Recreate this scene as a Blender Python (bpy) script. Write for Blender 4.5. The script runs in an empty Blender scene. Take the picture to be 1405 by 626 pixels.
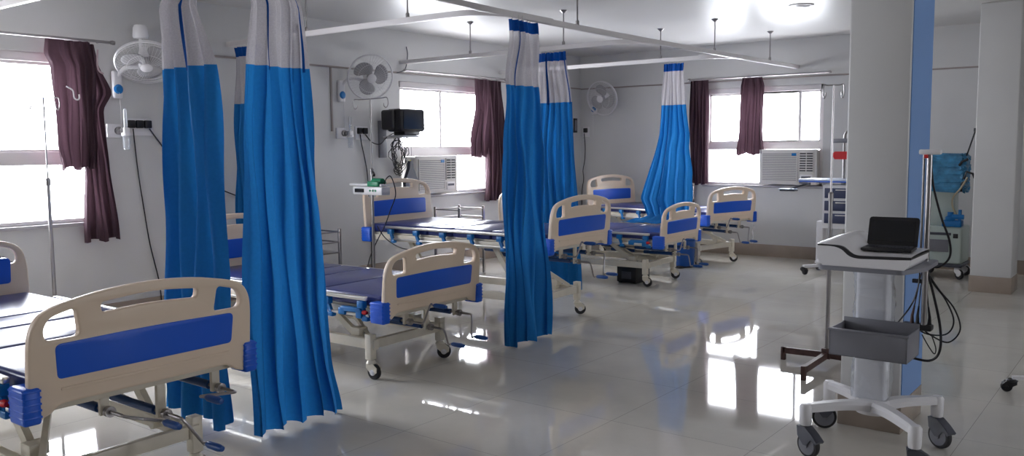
import bpy, bmesh, math, random
from mathutils import Vector, Matrix

random.seed(7)
sc = bpy.context.scene
col = sc.collection
R = math.radians
PI = math.pi

# ------------------------------------------------------------------ camera
cam_data = bpy.data.cameras.new('camera')
cam = bpy.data.objects.new('camera', cam_data)
col.objects.link(cam)
_yaw, _pitch, _roll = R(37.595), R(-5.290), R(-0.4656)
_fwd = Vector((-math.sin(_yaw) * math.cos(_pitch), math.cos(_yaw) * math.cos(_pitch), math.sin(_pitch)))
_right = Vector((math.cos(_yaw), math.sin(_yaw), 0))
_up = _right.cross(_fwd)
_r2 = math.cos(_roll) * _right + math.sin(_roll) * _up
_u2 = -math.sin(_roll) * _right + math.cos(_roll) * _up
_m = Matrix((_r2, _u2, -_fwd)).transposed().to_4x4()
_m.translation = Vector((0, 0, 1.5))
cam.matrix_world = _m
cam_data.sensor_fit = 'HORIZONTAL'
cam_data.sensor_width = 36.0
cam_data.lens = 36.0 * 1184.0 / 1405.0
cam_data.clip_start = 0.05
cam_data.clip_end = 200
sc.camera = cam

# ------------------------------------------------------------------ light
WORLD_STRENGTH = 30.5
world = bpy.data.worlds.new('world')
sc.world = world
world.use_nodes = True
_bg = world.node_tree.nodes['Background']
_bg.inputs[0].default_value = (0.955, 0.97, 1.0, 1)
_bg.inputs[1].default_value = WORLD_STRENGTH
sc.view_settings.view_transform = 'Standard'
sc.view_settings.look = 'None'
sc.view_settings.gamma = 1
sc.view_settings.use_curve_mapping = False
sc.view_settings.exposure = 0.0

# room dimensions
XL, XR, YB, YF, ZC = -7.40, 5.0, 11.38, -4.0, 2.90
WIN_LEFT = [(1.85, 3.78, 0.90, 2.31), (7.42, 9.10, 0.93, 2.31)]     # y0 y1 z0 z1, in view
WIN_LEFT_FILL = [(-2.6, -1.5, 0.90, 2.31)]                          # unseen, behind the camera's left, added for fill light
WIN_BACK = (-5.30, -3.66, 0.97, 2.30)
WIN_RIGHT_FILL = [(4.8, 5.8, 0.90, 2.31)]  # out of frame, added and kept small as side fill

def portal(name, loc, rot, sx, sy):
    l = bpy.data.lights.new(name, 'AREA')
    l.shape = 'RECTANGLE'; l.size = sx; l.size_y = sy
    l.cycles.is_portal = True
    o = bpy.data.objects.new(name, l); col.objects.link(o)
    o.location = loc; o.rotation_euler = rot
for i, (y0, y1, z0, z1) in enumerate(WIN_LEFT + WIN_LEFT_FILL):
    portal('window_daylight', (XL - 0.17, (y0 + y1) / 2, (z0 + z1) / 2), (R(90), 0, R(-90)), y1 - y0, z1 - z0)
portal('window_daylight', ((WIN_BACK[0] + WIN_BACK[1]) / 2, YB + 0.17, (WIN_BACK[2] + WIN_BACK[3]) / 2), (R(90), 0, R(180)), WIN_BACK[1] - WIN_BACK[0], WIN_BACK[3] - WIN_BACK[2])
for (y0, y1, z0, z1) in WIN_RIGHT_FILL:
    portal('window_daylight', (XR + 0.17, (y0 + y1) / 2, (z0 + z1) / 2), (R(90), 0, R(90)), y1 - y0, z1 - z0)

# ------------------------------------------------------------------ materials
def s2l(c):
    return tuple(((v / 255) / 12.92 if v / 255 <= 0.04045 else ((v / 255 + 0.055) / 1.055) ** 2.4) for v in c)

def mat(name, rgb, rough=0.5, metal=0.0, spec=0.5, noise=0.0, nscale=8.0, bump=0.0, bscale=40.0, coat=0.0, rvar=0.0):
    m = bpy.data.materials.new(name); m.use_nodes = True
    nt = m.node_tree; b = nt.nodes['Principled BSDF']
    c = s2l(rgb)
    b.inputs['Base Color'].default_value = (*c, 1)
    b.inputs['Roughness'].default_value = rough
    b.inputs['Metallic'].default_value = metal
    b.inputs['Specular IOR Level'].default_value = spec
    b.inputs['Coat Weight'].default_value = coat
    b.inputs['Coat Roughness'].default_value = 0.15
    tc = nt.nodes.new('ShaderNodeTexCoord')
    if noise > 0:
        n = nt.nodes.new('ShaderNodeTexNoise'); n.inputs['Scale'].default_value = nscale; n.inputs['Detail'].default_value = 5
        nt.links.new(tc.outputs['Object'], n.inputs['Vector'])
        mr = nt.nodes.new('ShaderNodeMapRange')
        mr.inputs['From Min'].default_value = 0.3; mr.inputs['From Max'].default_value = 0.7
        mr.inputs['To Min'].default_value = 1 - noise; mr.inputs['To Max'].default_value = 1 + noise
        nt.links.new(n.outputs['Fac'], mr.inputs['Value'])
        mx = nt.nodes.new('ShaderNodeVectorMath'); mx.operation = 'SCALE'
        mx.inputs[0].default_value = c
        nt.links.new(mr.outputs[0], mx.inputs['Scale'])
        nt.links.new(mx.outputs[0], b.inputs['Base Color'])
        if rvar > 0:
            m2 = nt.nodes.new('ShaderNodeMapRange')
            m2.inputs['To Min'].default_value = max(0.02, rough - rvar); m2.inputs['To Max'].default_value = rough + rvar
            nt.links.new(n.outputs['Fac'], m2.inputs['Value']); nt.links.new(m2.outputs[0], b.inputs['Roughness'])
    if bump > 0:
        n = nt.nodes.new('ShaderNodeTexNoise'); n.inputs['Scale'].default_value = bscale; n.inputs['Detail'].default_value = 3
        nt.links.new(tc.outputs['Object'], n.inputs['Vector'])
        bp = nt.nodes.new('ShaderNodeBump'); bp.inputs['Strength'].default_value = bump; bp.inputs['Distance'].default_value = 0.01
        nt.links.new(n.outputs['Fac'], bp.inputs['Height']); nt.links.new(bp.outputs[0], b.inputs['Normal'])
    return m

def cloth(name, rgb, transl=0.35, transp=0.0, nscale=60, weave=0.06):
    m = bpy.data.materials.new(name); m.use_nodes = True
    nt = m.node_tree; nt.nodes.clear()
    out = nt.nodes.new('ShaderNodeOutputMaterial')
    d = nt.nodes.new('ShaderNodeBsdfPrincipled'); d.inputs['Roughness'].default_value = 0.75; d.inputs['Specular IOR Level'].default_value = 0.25
    t = nt.nodes.new('ShaderNodeBsdfTranslucent')
    tc = nt.nodes.new('ShaderNodeTexCoord'); n = nt.nodes.new('ShaderNodeTexNoise')
    n.inputs['Scale'].default_value = nscale; n.inputs['Detail'].default_value = 4
    nt.links.new(tc.outputs['Object'], n.inputs['Vector'])
    mr = nt.nodes.new('ShaderNodeMapRange'); mr.inputs['To Min'].default_value = 1 - 2 * weave; mr.inputs['To Max'].default_value = 1 + 2 * weave
    nt.links.new(n.outputs['Fac'], mr.inputs['Value'])
    v = nt.nodes.new('ShaderNodeVectorMath'); v.operation = 'SCALE'; v.inputs[0].default_value = s2l(rgb)
    nt.links.new(mr.outputs[0], v.inputs['Scale'])
    nt.links.new(v.outputs[0], d.inputs['Base Color']); nt.links.new(v.outputs[0], t.inputs['Color'])
    mx = nt.nodes.new('ShaderNodeMixShader'); mx.inputs[0].default_value = transl
    nt.links.new(d.outputs[0], mx.inputs[1]); nt.links.new(t.outputs[0], mx.inputs[2])
    last = mx
    if transp > 0:
        tr = nt.nodes.new('ShaderNodeBsdfTransparent'); m2 = nt.nodes.new('ShaderNodeMixShader'); m2.inputs[0].default_value = transp
        nt.links.new(mx.outputs[0], m2.inputs[1]); nt.links.new(tr.outputs[0], m2.inputs[2]); last = m2
    nt.links.new(last.outputs[0], out.inputs[0])
    return m

def clear(name, tint=(1, 1, 1), gloss=0.12, rough=0.03, haze=0.0):
    m = bpy.data.materials.new(name); m.use_nodes = True
    nt = m.node_tree; nt.nodes.clear()
    out = nt.nodes.new('ShaderNodeOutputMaterial')
    t = nt.nodes.new('ShaderNodeBsdfTransparent'); t.inputs[0].default_value = (*tint, 1)
    g = nt.nodes.new('ShaderNodeBsdfGlossy'); g.inputs['Roughness'].default_value = rough
    fr = nt.nodes.new('ShaderNodeLayerWeight'); fr.inputs[0].default_value = 0.5
    mx = nt.nodes.new('ShaderNodeMixShader')
    pw = nt.nodes.new('ShaderNodeMath'); pw.operation = 'POWER'; pw.inputs[1].default_value = 5.0
    ad = nt.nodes.new('ShaderNodeMath'); ad.operation = 'MULTIPLY_ADD'; ad.inputs[1].default_value = 0.8; ad.inputs[2].default_value = 0.03 + gloss * 0.2; ad.use_clamp = True
    nt.links.new(fr.outputs['Facing'], pw.inputs[0]); nt.links.new(pw.outputs[0], ad.inputs[0]); nt.links.new(ad.outputs[0], mx.inputs[0])
    last = t
    if haze > 0:
        d = nt.nodes.new('ShaderNodeBsdfDiffuse'); d.inputs[0].default_value = (0.85, 0.87, 0.9, 1)
        m2 = nt.nodes.new('ShaderNodeMixShader'); m2.inputs[0].default_value = haze
        nt.links.new(t.outputs[0], m2.inputs[1]); nt.links.new(d.outputs[0], m2.inputs[2]); last = m2
    nt.links.new(last.outputs[0], mx.inputs[1]); nt.links.new(g.outputs[0], mx.inputs[2])
    nt.links.new(mx.outputs[0], out.inputs[0])
    return m

def floor_material():
    m = bpy.data.materials.new('polished_tile'); m.use_nodes = True
    nt = m.node_tree; b = nt.nodes['Principled BSDF']
    tc = nt.nodes.new('ShaderNodeTexCoord')
    br = nt.nodes.new('ShaderNodeTexBrick')
    br.offset = 0.0; br.squash = 1.0
    br.inputs['Scale'].default_value = 1.0
    br.inputs['Brick Width'].default_value = 0.8; br.inputs['Row Height'].default_value = 0.8
    br.inputs['Mortar Size'].default_value = 0.0016; br.inputs['Mortar Smooth'].default_value = 0.3
    br.inputs['Bias'].default_value = 0
    br.inputs['Color1'].default_value = (*s2l((206, 201, 192)), 1)
    br.inputs['Color2'].default_value = (*s2l((202, 198, 189)), 1)
    br.inputs['Mortar'].default_value = (*s2l((140, 134, 130)), 1)
    nt.links.new(tc.outputs['Object'], br.inputs['Vector'])
    n = nt.nodes.new('ShaderNodeTexNoise'); n.inputs['Scale'].default_value = 1.6; n.inputs['Detail'].default_value = 7; n.inputs['Roughness'].default_value = 0.65
    nt.links.new(tc.outputs['Object'], n.inputs['Vector'])
    mr = nt.nodes.new('ShaderNodeMapRange'); mr.inputs['From Min'].default_value = .3; mr.inputs['From Max'].default_value = .7
    mr.inputs['To Min'].default_value = 0.92; mr.inputs['To Max'].default_value = 1.06
    nt.links.new(n.outputs['Fac'], mr.inputs['Value'])
    v = nt.nodes.new('ShaderNodeVectorMath'); v.operation = 'SCALE'
    nt.links.new(br.outputs['Color'], v.inputs[0]); nt.links.new(mr.outputs[0], v.inputs['Scale'])
    nt.links.new(v.outputs[0], b.inputs['Base Color'])
    m2 = nt.nodes.new('ShaderNodeMapRange'); m2.inputs['To Min'].default_value = 0.02; m2.inputs['To Max'].default_value = 0.06
    nt.links.new(n.outputs['Fac'], m2.inputs['Value']); nt.links.new(m2.outputs[0], b.inputs['Roughness'])
    b.inputs['Specular IOR Level'].default_value = 0.42
    return m

M = dict(
    wall=mat('painted_wall', (204, 203, 202), 0.42, spec=0.35, noise=0.035, nscale=1.3, bump=0.06, bscale=30),
    ceiling=mat('painted_ceiling', (216, 214, 212), 0.34, spec=0.5, noise=0.02, nscale=1.1),
    floor=floor_material(),
    skirt=mat('skirting_tile', (156, 142, 130), 0.25, noise=0.06, nscale=6),
    bluelit=mat('blue_daylight_plaster', (112, 150, 205), 0.4, noise=0.03, nscale=2),  # bluish side daylight on the near pillar, as a colour
    frame=mat('window_aluminium', (226, 220, 220), 0.35, spec=0.5),
    glass=clear('window_glass', (0.97, 0.98, 1.0)),
    sill=mat('sill_stone', (176, 172, 176), 0.25, noise=0.05),
    abs=mat('beige_plastic', (236, 215, 192), 0.38, noise=0.02, nscale=3),
    bluepl=mat('blue_plastic', (10, 90, 212), 0.33),
    cream=mat('cream_powder_coat', (222, 214, 198), 0.32, noise=0.05, nscale=9),
    mattress=mat('navy_rexine', (40, 50, 112), 0.28, spec=0.6, bump=0.10, bscale=14),
    alu=mat('brushed_aluminium', (206, 204, 200), 0.28, metal=0.9),
    chrome=mat('chrome', (160, 156, 156), 0.32, metal=1.0),
    steel=mat('stainless_steel', (150, 146, 146), 0.3, metal=0.9, noise=0.08),
    tealpl=mat('teal_blue_plastic', (10, 110, 178), 0.35),
    darkblue=mat('dark_blue_tube', (16, 62, 120), 0.4),
    rubber=mat('black_rubber', (34, 32, 34), 0.6),
    black=mat('black_plastic', (26, 24, 28), 0.35),
    red=mat('red_plastic', (205, 24, 30), 0.4),
    white=mat('white_plastic', (226, 224, 226), 0.32),
    greypl=mat('grey_plastic', (122, 122, 130), 0.4, noise=0.04),
    darkgrey=mat('dark_grey_plastic', (74, 76, 86), 0.4),
    curtain=cloth('blue_ward_curtain', (34, 118, 184), 0.38),
    curtainband=cloth('blue_curtain_band', (10, 74, 150), 0.2),
    net=cloth('white_curtain_net', (192, 188, 192), 0.3, 0.22, nscale=140, weave=0.1),
    brown=cloth('brown_curtain', (70, 50, 58), 0.12),
    rail=mat('white_rail', (220, 216, 216), 0.35),
    rust=mat('rusty_brown_steel', (84, 62, 58), 0.5, metal=0.3, noise=0.25, nscale=25),
    acbody=mat('ac_cream', (214, 210, 206), 0.4),
    acdark=mat('ac_shadow_slot', (70, 68, 70), 0.6),
    fanblade=mat('grey_fan_blade', (160, 158, 160), 0.4),
    wrap=clear('clear_wrap', (0.95, 0.97, 1.0), gloss=0.5, rough=0.08, haze=0.14),
    green=mat('green_plastic', (20, 130, 90), 0.4),
    yellow=mat('yellow_tag', (222, 210, 60), 0.5),
    screen=mat('dark_screen', (16, 18, 26), 0.12),
    paleblue=mat('pale_blue_white', (196, 208, 226), 0.35),
    navybin=mat('navy_drawer', (52, 60, 92), 0.4),
    mint=mat('pale_green_cabinet', (186, 198, 192), 0.35),
    drape=mat('blue_crumpled_film', (60, 128, 168), 0.35, noise=0.45, nscale=11, bump=0.9, bscale=18),
    handle=mat('slate_blue_handle', (24, 78, 150), 0.35),
    bin=mat('deep_blue_bin', (8, 74, 150), 0.3),
)
clear_plastic = clear('clear_acrylic', (0.93, 0.95, 0.97), gloss=0.6, rough=0.05, haze=0.25)

# ------------------------------------------------------------------ mesh helpers
class MB:
    def __init__(self):
        self.v = []; self.f = []
    def add(self, vs, fs):
        k = len(self.v); self.v += [Vector(p) for p in vs]; self.f += [tuple(i + k for i in f) for f in fs]
        return self
    def box(self, x0, x1, y0, y1, z0, z1, mtx=None, ch=0.0):
        if ch <= 0:
            vs = [Vector((x, y, z)) for z in (z0, z1) for y in (y0, y1) for x in (x0, x1)]
            fs = [(0, 2, 3, 1), (4, 5, 7, 6), (0, 1, 5, 4), (2, 6, 7, 3), (0, 4, 6, 2), (1, 3, 7, 5)]
        else:
            bm = bmesh.new()
            bmesh.ops.create_cube(bm, size=1)
            bmesh.ops.scale(bm, vec=(x1 - x0, y1 - y0, z1 - z0), verts=bm.verts)
            bmesh.ops.translate(bm, vec=((x0 + x1) / 2, (y0 + y1) / 2, (z0 + z1) / 2), verts=bm.verts)
            c = min(ch, (x1 - x0) * .49, (y1 - y0) * .49, (z1 - z0) * .49)
            bmesh.ops.bevel(bm, geom=list(bm.edges), offset=c, segments=3 if ch > .008 else 2, profile=0.5, affect='EDGES')
            bm.verts.index_update()
            vs = [v.co.copy() for v in bm.verts]; fs = [tuple(v.index for v in f.verts) for f in bm.faces]
            bm.free()
        if mtx: vs = [mtx @ v for v in vs]
        return self.add(vs, fs)
    def tube(self, pts, r, n=8, caps=True, closed=False):
        pts = [Vector(p) for p in pts]
        rs = r if isinstance(r, (list, tuple)) else [r] * len(pts)
        N = len(pts); vs = []; fs = []
        t0 = (pts[1] - pts[0]).normalized()
        ref = Vector((0, 0, 1)) if abs(t0.z) < .9 else Vector((1, 0, 0))
        nrm = t0.cross(ref).normalized()
        for i, p in enumerate(pts):
            if closed: t = (pts[(i + 1) % N] - pts[i - 1])
            elif i == 0: t = pts[1] - pts[0]
            elif i == N - 1: t = pts[-1] - pts[-2]
            else: t = (pts[i + 1] - p).normalized() + (p - pts[i - 1]).normalized()
            if t.length < 1e-9: t = t0
            t.normalize()
            nrm = (nrm - t * nrm.dot(t))
            if nrm.length < 1e-6: nrm = t.orthogonal()
            nrm.normalize(); bn = t.cross(nrm)
            for k in range(n):
                a = 2 * PI * k / n
                vs.append(p + (nrm * math.cos(a) + bn * math.sin(a)) * rs[i])
        for i in range(N if closed else N - 1):
            j = (i + 1) % N
            for k in range(n):
                fs.append((i * n + k, i * n + (k + 1) % n, j * n + (k + 1) % n, j * n + k))
        if caps and not closed:
            fs.append(tuple(range(n - 1, -1, -1))); fs.append(tuple((N - 1) * n + k for k in range(n)))
        return self.add(vs, fs)
    def cyl(self, p0, p1, r, n=16, r1=None):
        return self.tube([p0, p1], [r, r if r1 is None else r1], n)
    def bar(self, p0, p1, w, h, up=(0, 0, 1)):
        p0 = Vector(p0); p1 = Vector(p1); t = (p1 - p0).normalized(); u = Vector(up)
        s = t.cross(u)
        if s.length < 1e-4: s = t.cross(Vector((0, 1, 0)))
        s.normalize(); u = s.cross(t)
        vs = [p + s * a * w / 2 + u * b * h / 2 for p in (p0, p1) for a, b in ((-1, -1), (1, -1), (1, 1), (-1, 1))]
        return self.add(vs, [(3, 2, 1, 0), (4, 5, 6, 7), (0, 1, 5, 4), (1, 2, 6, 5), (2, 3, 7, 6), (3, 0, 4, 7)])
    def lathe(self, prof, origin=(0, 0, 0), axis='z', n=24, mtx=None):
        o = Vector(origin); vs = []; fs = []; K = len(prof)
        for k in range(n):
            a = 2 * PI * k / n
            for (r, z) in prof:
                p = {'z': (r * math.cos(a), r * math.sin(a), z), 'x': (z, r * math.cos(a), r * math.sin(a)), 'y': (r * math.cos(a), z, r * math.sin(a))}[axis]
                p = Vector(p)
                if mtx: p = mtx @ p
                vs.append(p + o)
        for k in range(n):
            k2 = (k + 1) % n
            for i in range(K - 1):
                fs.append((k * K + i, k2 * K + i, k2 * K + i + 1, k * K + i + 1))
        return self.add(vs, fs)
    def prism(self, poly, axis, a0, a1):
        """polygon in the plane normal to axis, extruded a0..a1"""
        n = len(poly); vs = []
        for a in (a0, a1):
            for (p, q) in poly:
                vs.append({'y': (p, a, q), 'x': (a, p, q), 'z': (p, q, a)}[axis])
        fs = [tuple(range(n)), tuple(range(2 * n - 1, n - 1, -1))] + [(i, (i + 1) % n, n + (i + 1) % n, n + i) for i in range(n)]
        return self.add(vs, fs)
    def build(self, name, m, parent=None, smooth=35):
        me = bpy.data.meshes.new(name)
        me.from_pydata([tuple(v) for v in self.v], [], self.f)
        bm = bmesh.new(); bm.from_mesh(me)
        bmesh.ops.remove_doubles(bm, verts=bm.verts, dist=1e-6)
        bmesh.ops.recalc_face_normals(bm, faces=bm.faces)
        bm.to_mesh(me); bm.free()
        me.materials.append(m)
        if smooth:
            me.shade_smooth(); me.set_sharp_from_angle(angle=R(smooth))
        o = bpy.data.objects.new(name, me); col.objects.link(o)
        if parent is not None: o.parent = parent
        return o

def tag(o, label=None, cat=None, group=None, kind=None):
    if label: o['label'] = label
    if cat: o['category'] = cat
    if group: o['group'] = group
    if kind: o['kind'] = kind
    return o

def empty(name, loc=(0, 0, 0), rz=0.0):
    o = bpy.data.objects.new(name, None); col.objects.link(o)
    o.empty_display_size = 0.1; o.location = loc; o.rotation_euler = (0, 0, rz)
    return o

def struct(o):
    o['kind'] = 'structure'; return o

def round_poly(pts, rad, n=6):
    out = []; N = len(pts)
    for i, p in enumerate(pts):
        r = rad[i] if isinstance(rad, (list, tuple)) else rad
        p = Vector(p); a = Vector(pts[i - 1]); b = Vector(pts[(i + 1) % N])
        if r <= 0: out.append(tuple(p)); continue
        d1 = (a - p); d2 = (b - p); r1 = min(r, d1.length * .49, d2.length * .49)
        s = p + d1.normalized() * r1; e = p + d2.normalized() * r1
        for k in range(n + 1):
            t = k / n
            q = s * (1 - t) ** 2 + p * 2 * t * (1 - t) + e * t * t
            out.append(tuple(q))
    return out

def plate(outlines, thick, bevel):
    """2D outlines (outer, then holes) -> (verts, faces) with x = thickness, y, z = plane"""
    cu = bpy.data.curves.new('tmp', 'CURVE'); cu.dimensions = '2D'; cu.fill_mode = 'BOTH'
    cu.extrude = max(0.0001, thick / 2 - bevel); cu.bevel_depth = bevel; cu.bevel_resolution = 2; cu.offset = -bevel
    for ol in outlines:
        sp = cu.splines.new('POLY'); sp.points.add(len(ol) - 1)
        for i, p in enumerate(ol): sp.points[i].co = (p[0], p[1], 0, 1)
        sp.use_cyclic_u = True
    ob = bpy.data.objects.new('tmp', cu)
    me = bpy.data.meshes.new_from_object(ob)
    vs = [Vector((v.co.z, v.co.x, v.co.y)) for v in me.vertices]
    fs = [tuple(p.vertices) for p in me.polygons]
    bpy.data.objects.remove(ob); bpy.data.curves.remove(cu); bpy.data.meshes.remove(me)
    return vs, fs

def smooth_path(pts, n=6, closed=False):
    P = [Vector(p) for p in pts]; out = []
    N = len(P)
    rng = range(N if closed else N - 1)
    for i in rng:
        p0 = P[i - 1] if (i > 0 or closed) else P[0]; p1 = P[i]; p2 = P[(i + 1) % N]
        p3 = P[(i + 2) % N] if (i + 2 < N or closed) else P[-1]
        for k in range(n):
            t = k / n
            out.append(0.5 * ((2 * p1) + (-p0 + p2) * t + (2 * p0 - 5 * p1 + 4 * p2 - p3) * t * t + (-p0 + 3 * p1 - 3 * p2 + p3) * t ** 3))
    if not closed: out.append(P[-1])
    return out

# ------------------------------------------------------------------ room shell
def wall_with_holes(name, axis, pos, thick, a0, a1, z0, z1, holes):
    """axis 'x': wall plane x=pos spanning y a0..a1; 'y': plane y=pos spanning x."""
    As = sorted({a0, a1, *[h[0] for h in holes], *[h[1] for h in holes]})
    Zs = sorted({z0, z1, *[h[2] for h in holes], *[h[3] for h in holes]})
    mb = MB(); p0, p1 = min(pos, pos + thick), max(pos, pos + thick)
    solid = {}
    for i in range(len(As) - 1):
        for j in range(len(Zs) - 1):
            ca, cz = (As[i] + As[i + 1]) / 2, (Zs[j] + Zs[j + 1]) / 2
            solid[i, j] = not any(h[0] < ca < h[1] and h[2] < cz < h[3] for h in holes)
    def P(a, z, p): return (p, a, z) if axis == 'x' else (a, p, z)
    for (i, j), s in solid.items():
        if not s: continue
        A, B, C, D = As[i], As[i + 1], Zs[j], Zs[j + 1]
        for p in (p0, p1):
            mb.add([P(A, C, p), P(B, C, p), P(B, D, p), P(A, D, p)], [(0, 1, 2, 3)])
        for (di, dj, q) in ((-1, 0, [(A, C), (A, D)]), (1, 0, [(B, C), (B, D)]), (0, -1, [(A, C), (B, C)]), (0, 1, [(A, D), (B, D)])):
            if not solid.get((i + di, j + dj), False):
                (u, w), (u2, w2) = q
                mb.add([P(u, w, p0), P(u2, w2, p0), P(u2, w2, p1), P(u, w, p1)], [(0, 1, 2, 3)])
    return struct(mb.build(name, M['wall'], smooth=None))

struct(MB().box(XL - .2, XR + .2, YF - .2, YB + .2, -0.15, 0).build('floor', M['floor'], smooth=None))
struct(MB().box(XL - .2, XR + .2, YF - .2, YB + .2, ZC, ZC + .15).build('ceiling', M['ceiling'], smooth=None))
wall_with_holes('wall_left', 'x', XL, -0.2, YF - .2, YB + .2, 0, ZC, WIN_LEFT + WIN_LEFT_FILL)
wall_with_holes('wall_back', 'y', YB, 0.2, XL, XR, 0, ZC, [WIN_BACK])
wall_with_holes('wall_right', 'x', XR, 0.2, YF - .2, YB + .2, 0, ZC, WIN_RIGHT_FILL)
wall_with_holes('wall_front', 'y', YF, -0.2, XL, XR, 0, ZC, [])
# skirting tiles
struct(MB().box(XL, XL + .012, YF, YB, 0, .165, ch=.003).build('baseboard_left', M['skirt']))
struct(MB().box(XL + .012, XR, YB - .012, YB, 0, .165, ch=.003).build('baseboard_back', M['skirt']))

def column(name, x0, x1, y0, y1, blue):
    c = struct(MB().box(x0, x1, y0, y1, 0, ZC, ch=.012).build(name, M['wall']))
    b = MB()
    t = .008
    b.box(x0 - t, x1 + t, y0 - t, y0 + .01, 0, .165, ch=.003)
    b.box(x0 - t, x0 + .01, y0, y1, 0, .165, ch=.003)
    b.box(x1 - .01, x1 + t, y0, y1, 0, .165, ch=.003)
    s = b.build('skirting', M['skirt'], c)
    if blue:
        p = MB().box(x1, x1 + .004, y0 + .012, y1 - .002, .165, ZC).build('blue_daylight_face', M['bluelit'], c)  # thin sheet whose blue stands in for cool light from the right
        tag(p, label='side face with bluish daylight put into its colour')
    return c
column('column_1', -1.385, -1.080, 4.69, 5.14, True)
column('column_2', -1.63, -1.26, 9.80, 10.20, False)

def window(name, axis, wallpos, sgn, a0, a1, z0, z1, mull, zm0, zm1, lower):
    """frame set in the wall opening; sgn = direction to outside"""
    root = struct(empty(name, (wallpos, (a0 + a1) / 2, z0) if axis == 'x' else ((a0 + a1) / 2, wallpos, z0)))
    ca = (a0 + a1) / 2
    def bx(mb, A0, A1, Z0, Z1, d0, d1, ch=.004):
        p0, p1 = sorted((sgn * d0, sgn * d1))
        if axis == 'x': mb.box(p0, p1, A0 - ca, A1 - ca, Z0 - z0, Z1 - z0, ch=ch)
        else: mb.box(A0 - ca, A1 - ca, p0, p1, Z0 - z0, Z1 - z0, ch=ch)
    f = MB(); w = .045
    bx(f, a0, a1, z1 - .075, z1, .02, .10); bx(f, a0, a1, z0, z0 + .035, .02, .10)
    bx(f, a0, a0 + w, z0, z1, .02, .10); bx(f, a1 - w, a1, z0, z1, .02, .10)
    bx(f, a0, a1, zm0, zm1, .03, .09)
    for m_ in mull: bx(f, m_ - .02, m_ + .02, zm1 - .01, z1 - .06, .035, .085)
    for m_ in lower: bx(f, m_ - .02, m_ + .02, z0 + .02, zm0 + .01, .035, .085)
    f.build('window_frame', M['frame'], root)
    # inner sashes, thin, round the upper panes
    s = MB(); ed = [a0 + w] + list(mull) + [a1 - w]
    for i in range(len(ed) - 1):
        A, B = ed[i] + .0, ed[i + 1] - .0
        bx(s, A, B, zm1, zm1 + .02, .045, .07, 0); bx(s, A, B, z1 - .1, z1 - .075, .045, .07, 0)
        bx(s, A, A + .022, zm1, z1 - .075, .045, .07, 0); bx(s, B - .022, B, zm1, z1 - .075, .045, .07, 0)
    s.build('sash', M['frame'], root)
    g = MB(); bx(g, a0 + w, a1 - w, z0 + .03, z1 - .07, .056, .060, 0)
    g.build('glass_pane', M['glass'], root, smooth=None)
    l = MB(); bx(l, a0 - .03, a1 + .03, z0 - .03, z0, -.03, .19)
    l.build('window_sill', M['sill'], root)
    return root
window('window_1', 'x', XL, -1, *WIN_LEFT[0], mull=[2.80], zm0=1.39, zm1=1.50, lower=[2.80])
window('window_2', 'x', XL, -1, *WIN_LEFT[1], mull=[8.19], zm0=1.41, zm1=1.51, lower=[8.24])
window('window_3', 'y', YB, 1, *WIN_BACK, mull=[-3.98, -4.62], zm0=1.455, zm1=1.555, lower=[-4.47])
window('window_fill_left', 'x', XL, -1, *WIN_LEFT_FILL[0], mull=[-2.05], zm0=1.40, zm1=1.50, lower=[-2.05])
window('window_fill_right', 'x', XR, 1, *WIN_RIGHT_FILL[0], mull=[5.2], zm0=1.40, zm1=1.50, lower=[5.2])

# surface conduits along the walls
t = struct(MB().box(XL, XL + .014, 4.3, YB, 2.395, 2.415, ch=.003).build('trim_1', mat('conduit_grey', (150, 140, 136), .5)))
t2 = struct(MB().box(XL + .014, XR, YB - .014, YB, 2.39, 2.41, ch=.003).build('trim_2', bpy.data.materials['conduit_grey']))
t3 = struct(MB().box(XL, XL + .014, 6.36, 6.385, 1.70, 2.395, ch=.003).build('trim_3', bpy.data.materials['conduit_grey']))

# ------------------------------------------------------------------ curtain track
def rail_path(pts, r=.30):
    out = []; P = [Vector(p) for p in pts]
    for i, p in enumerate(P):
        if i in (0, len(P) - 1): out.append(p); continue
        d1 = (P[i - 1] - p).normalized(); d2 = (P[i + 1] - p).normalized()
        s = p + d1 * r; e = p + d2 * r
        for k in range(9):
            t = k / 8; out.append(s * (1 - t) ** 2 + p * 2 * t * (1 - t) + e * t * t)
    return out

def rail_mesh(pts, w=.032, h=.045):
    mb = MB(); n = len(pts)
    vs = []
    for i, p in enumerate(pts):
        t = (pts[min(i + 1, n - 1)] - pts[max(i - 1, 0)]).normalized(); s = Vector((t.y, -t.x, 0)).normalized()
        for (a, b) in ((-.5, 1), (.5, 1), (.5, 0), (.22, 0), (.22, .25), (-.22, .25), (-.22, 0), (-.5, 0)):
            vs.append(p + s * w * a + Vector((0, 0, b * h)))
    K = 8; fs = []
    for i in range(n - 1):
        for k in range(K): fs.append((i * K + k, i * K + (k + 1) % K, (i + 1) * K + (k + 1) % K, (i + 1) * K + k))
    fs.append(tuple(range(K))); fs.append(tuple((n - 1) * K + k for k in range(K - 1, -1, -1)))
    return mb.add(vs, fs)
ZR = 2.505
MAINX = -4.12
tr = empty('curtain_track', (MAINX, 5.0, ZR))
tag(tr, 'white ceiling-hung curtain track running over all the beds to the far wall', 'curtain track')
off = Vector((MAINX, 5.0, ZR))
def RP(*pts): return [Vector(p) - off for p in pts]
rail_mesh(RP((-3.62, 2.0, ZR), (-3.98, 3.4, ZR), (-4.16, 5.3, ZR), (-4.10, 8.0, ZR), (-3.98, YB - .02, ZR)) and
          [Vector(p) - off for p in smooth_path([(-3.80, 1.2, ZR), (-3.86, 2.4, ZR), (-3.98, 3.6, ZR), (-4.13, 5.4, ZR), (-4.12, 8.0, ZR), (-4.0, YB - .02, ZR)], 8)]).build('main_rail', M['rail'], tr)
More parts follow.
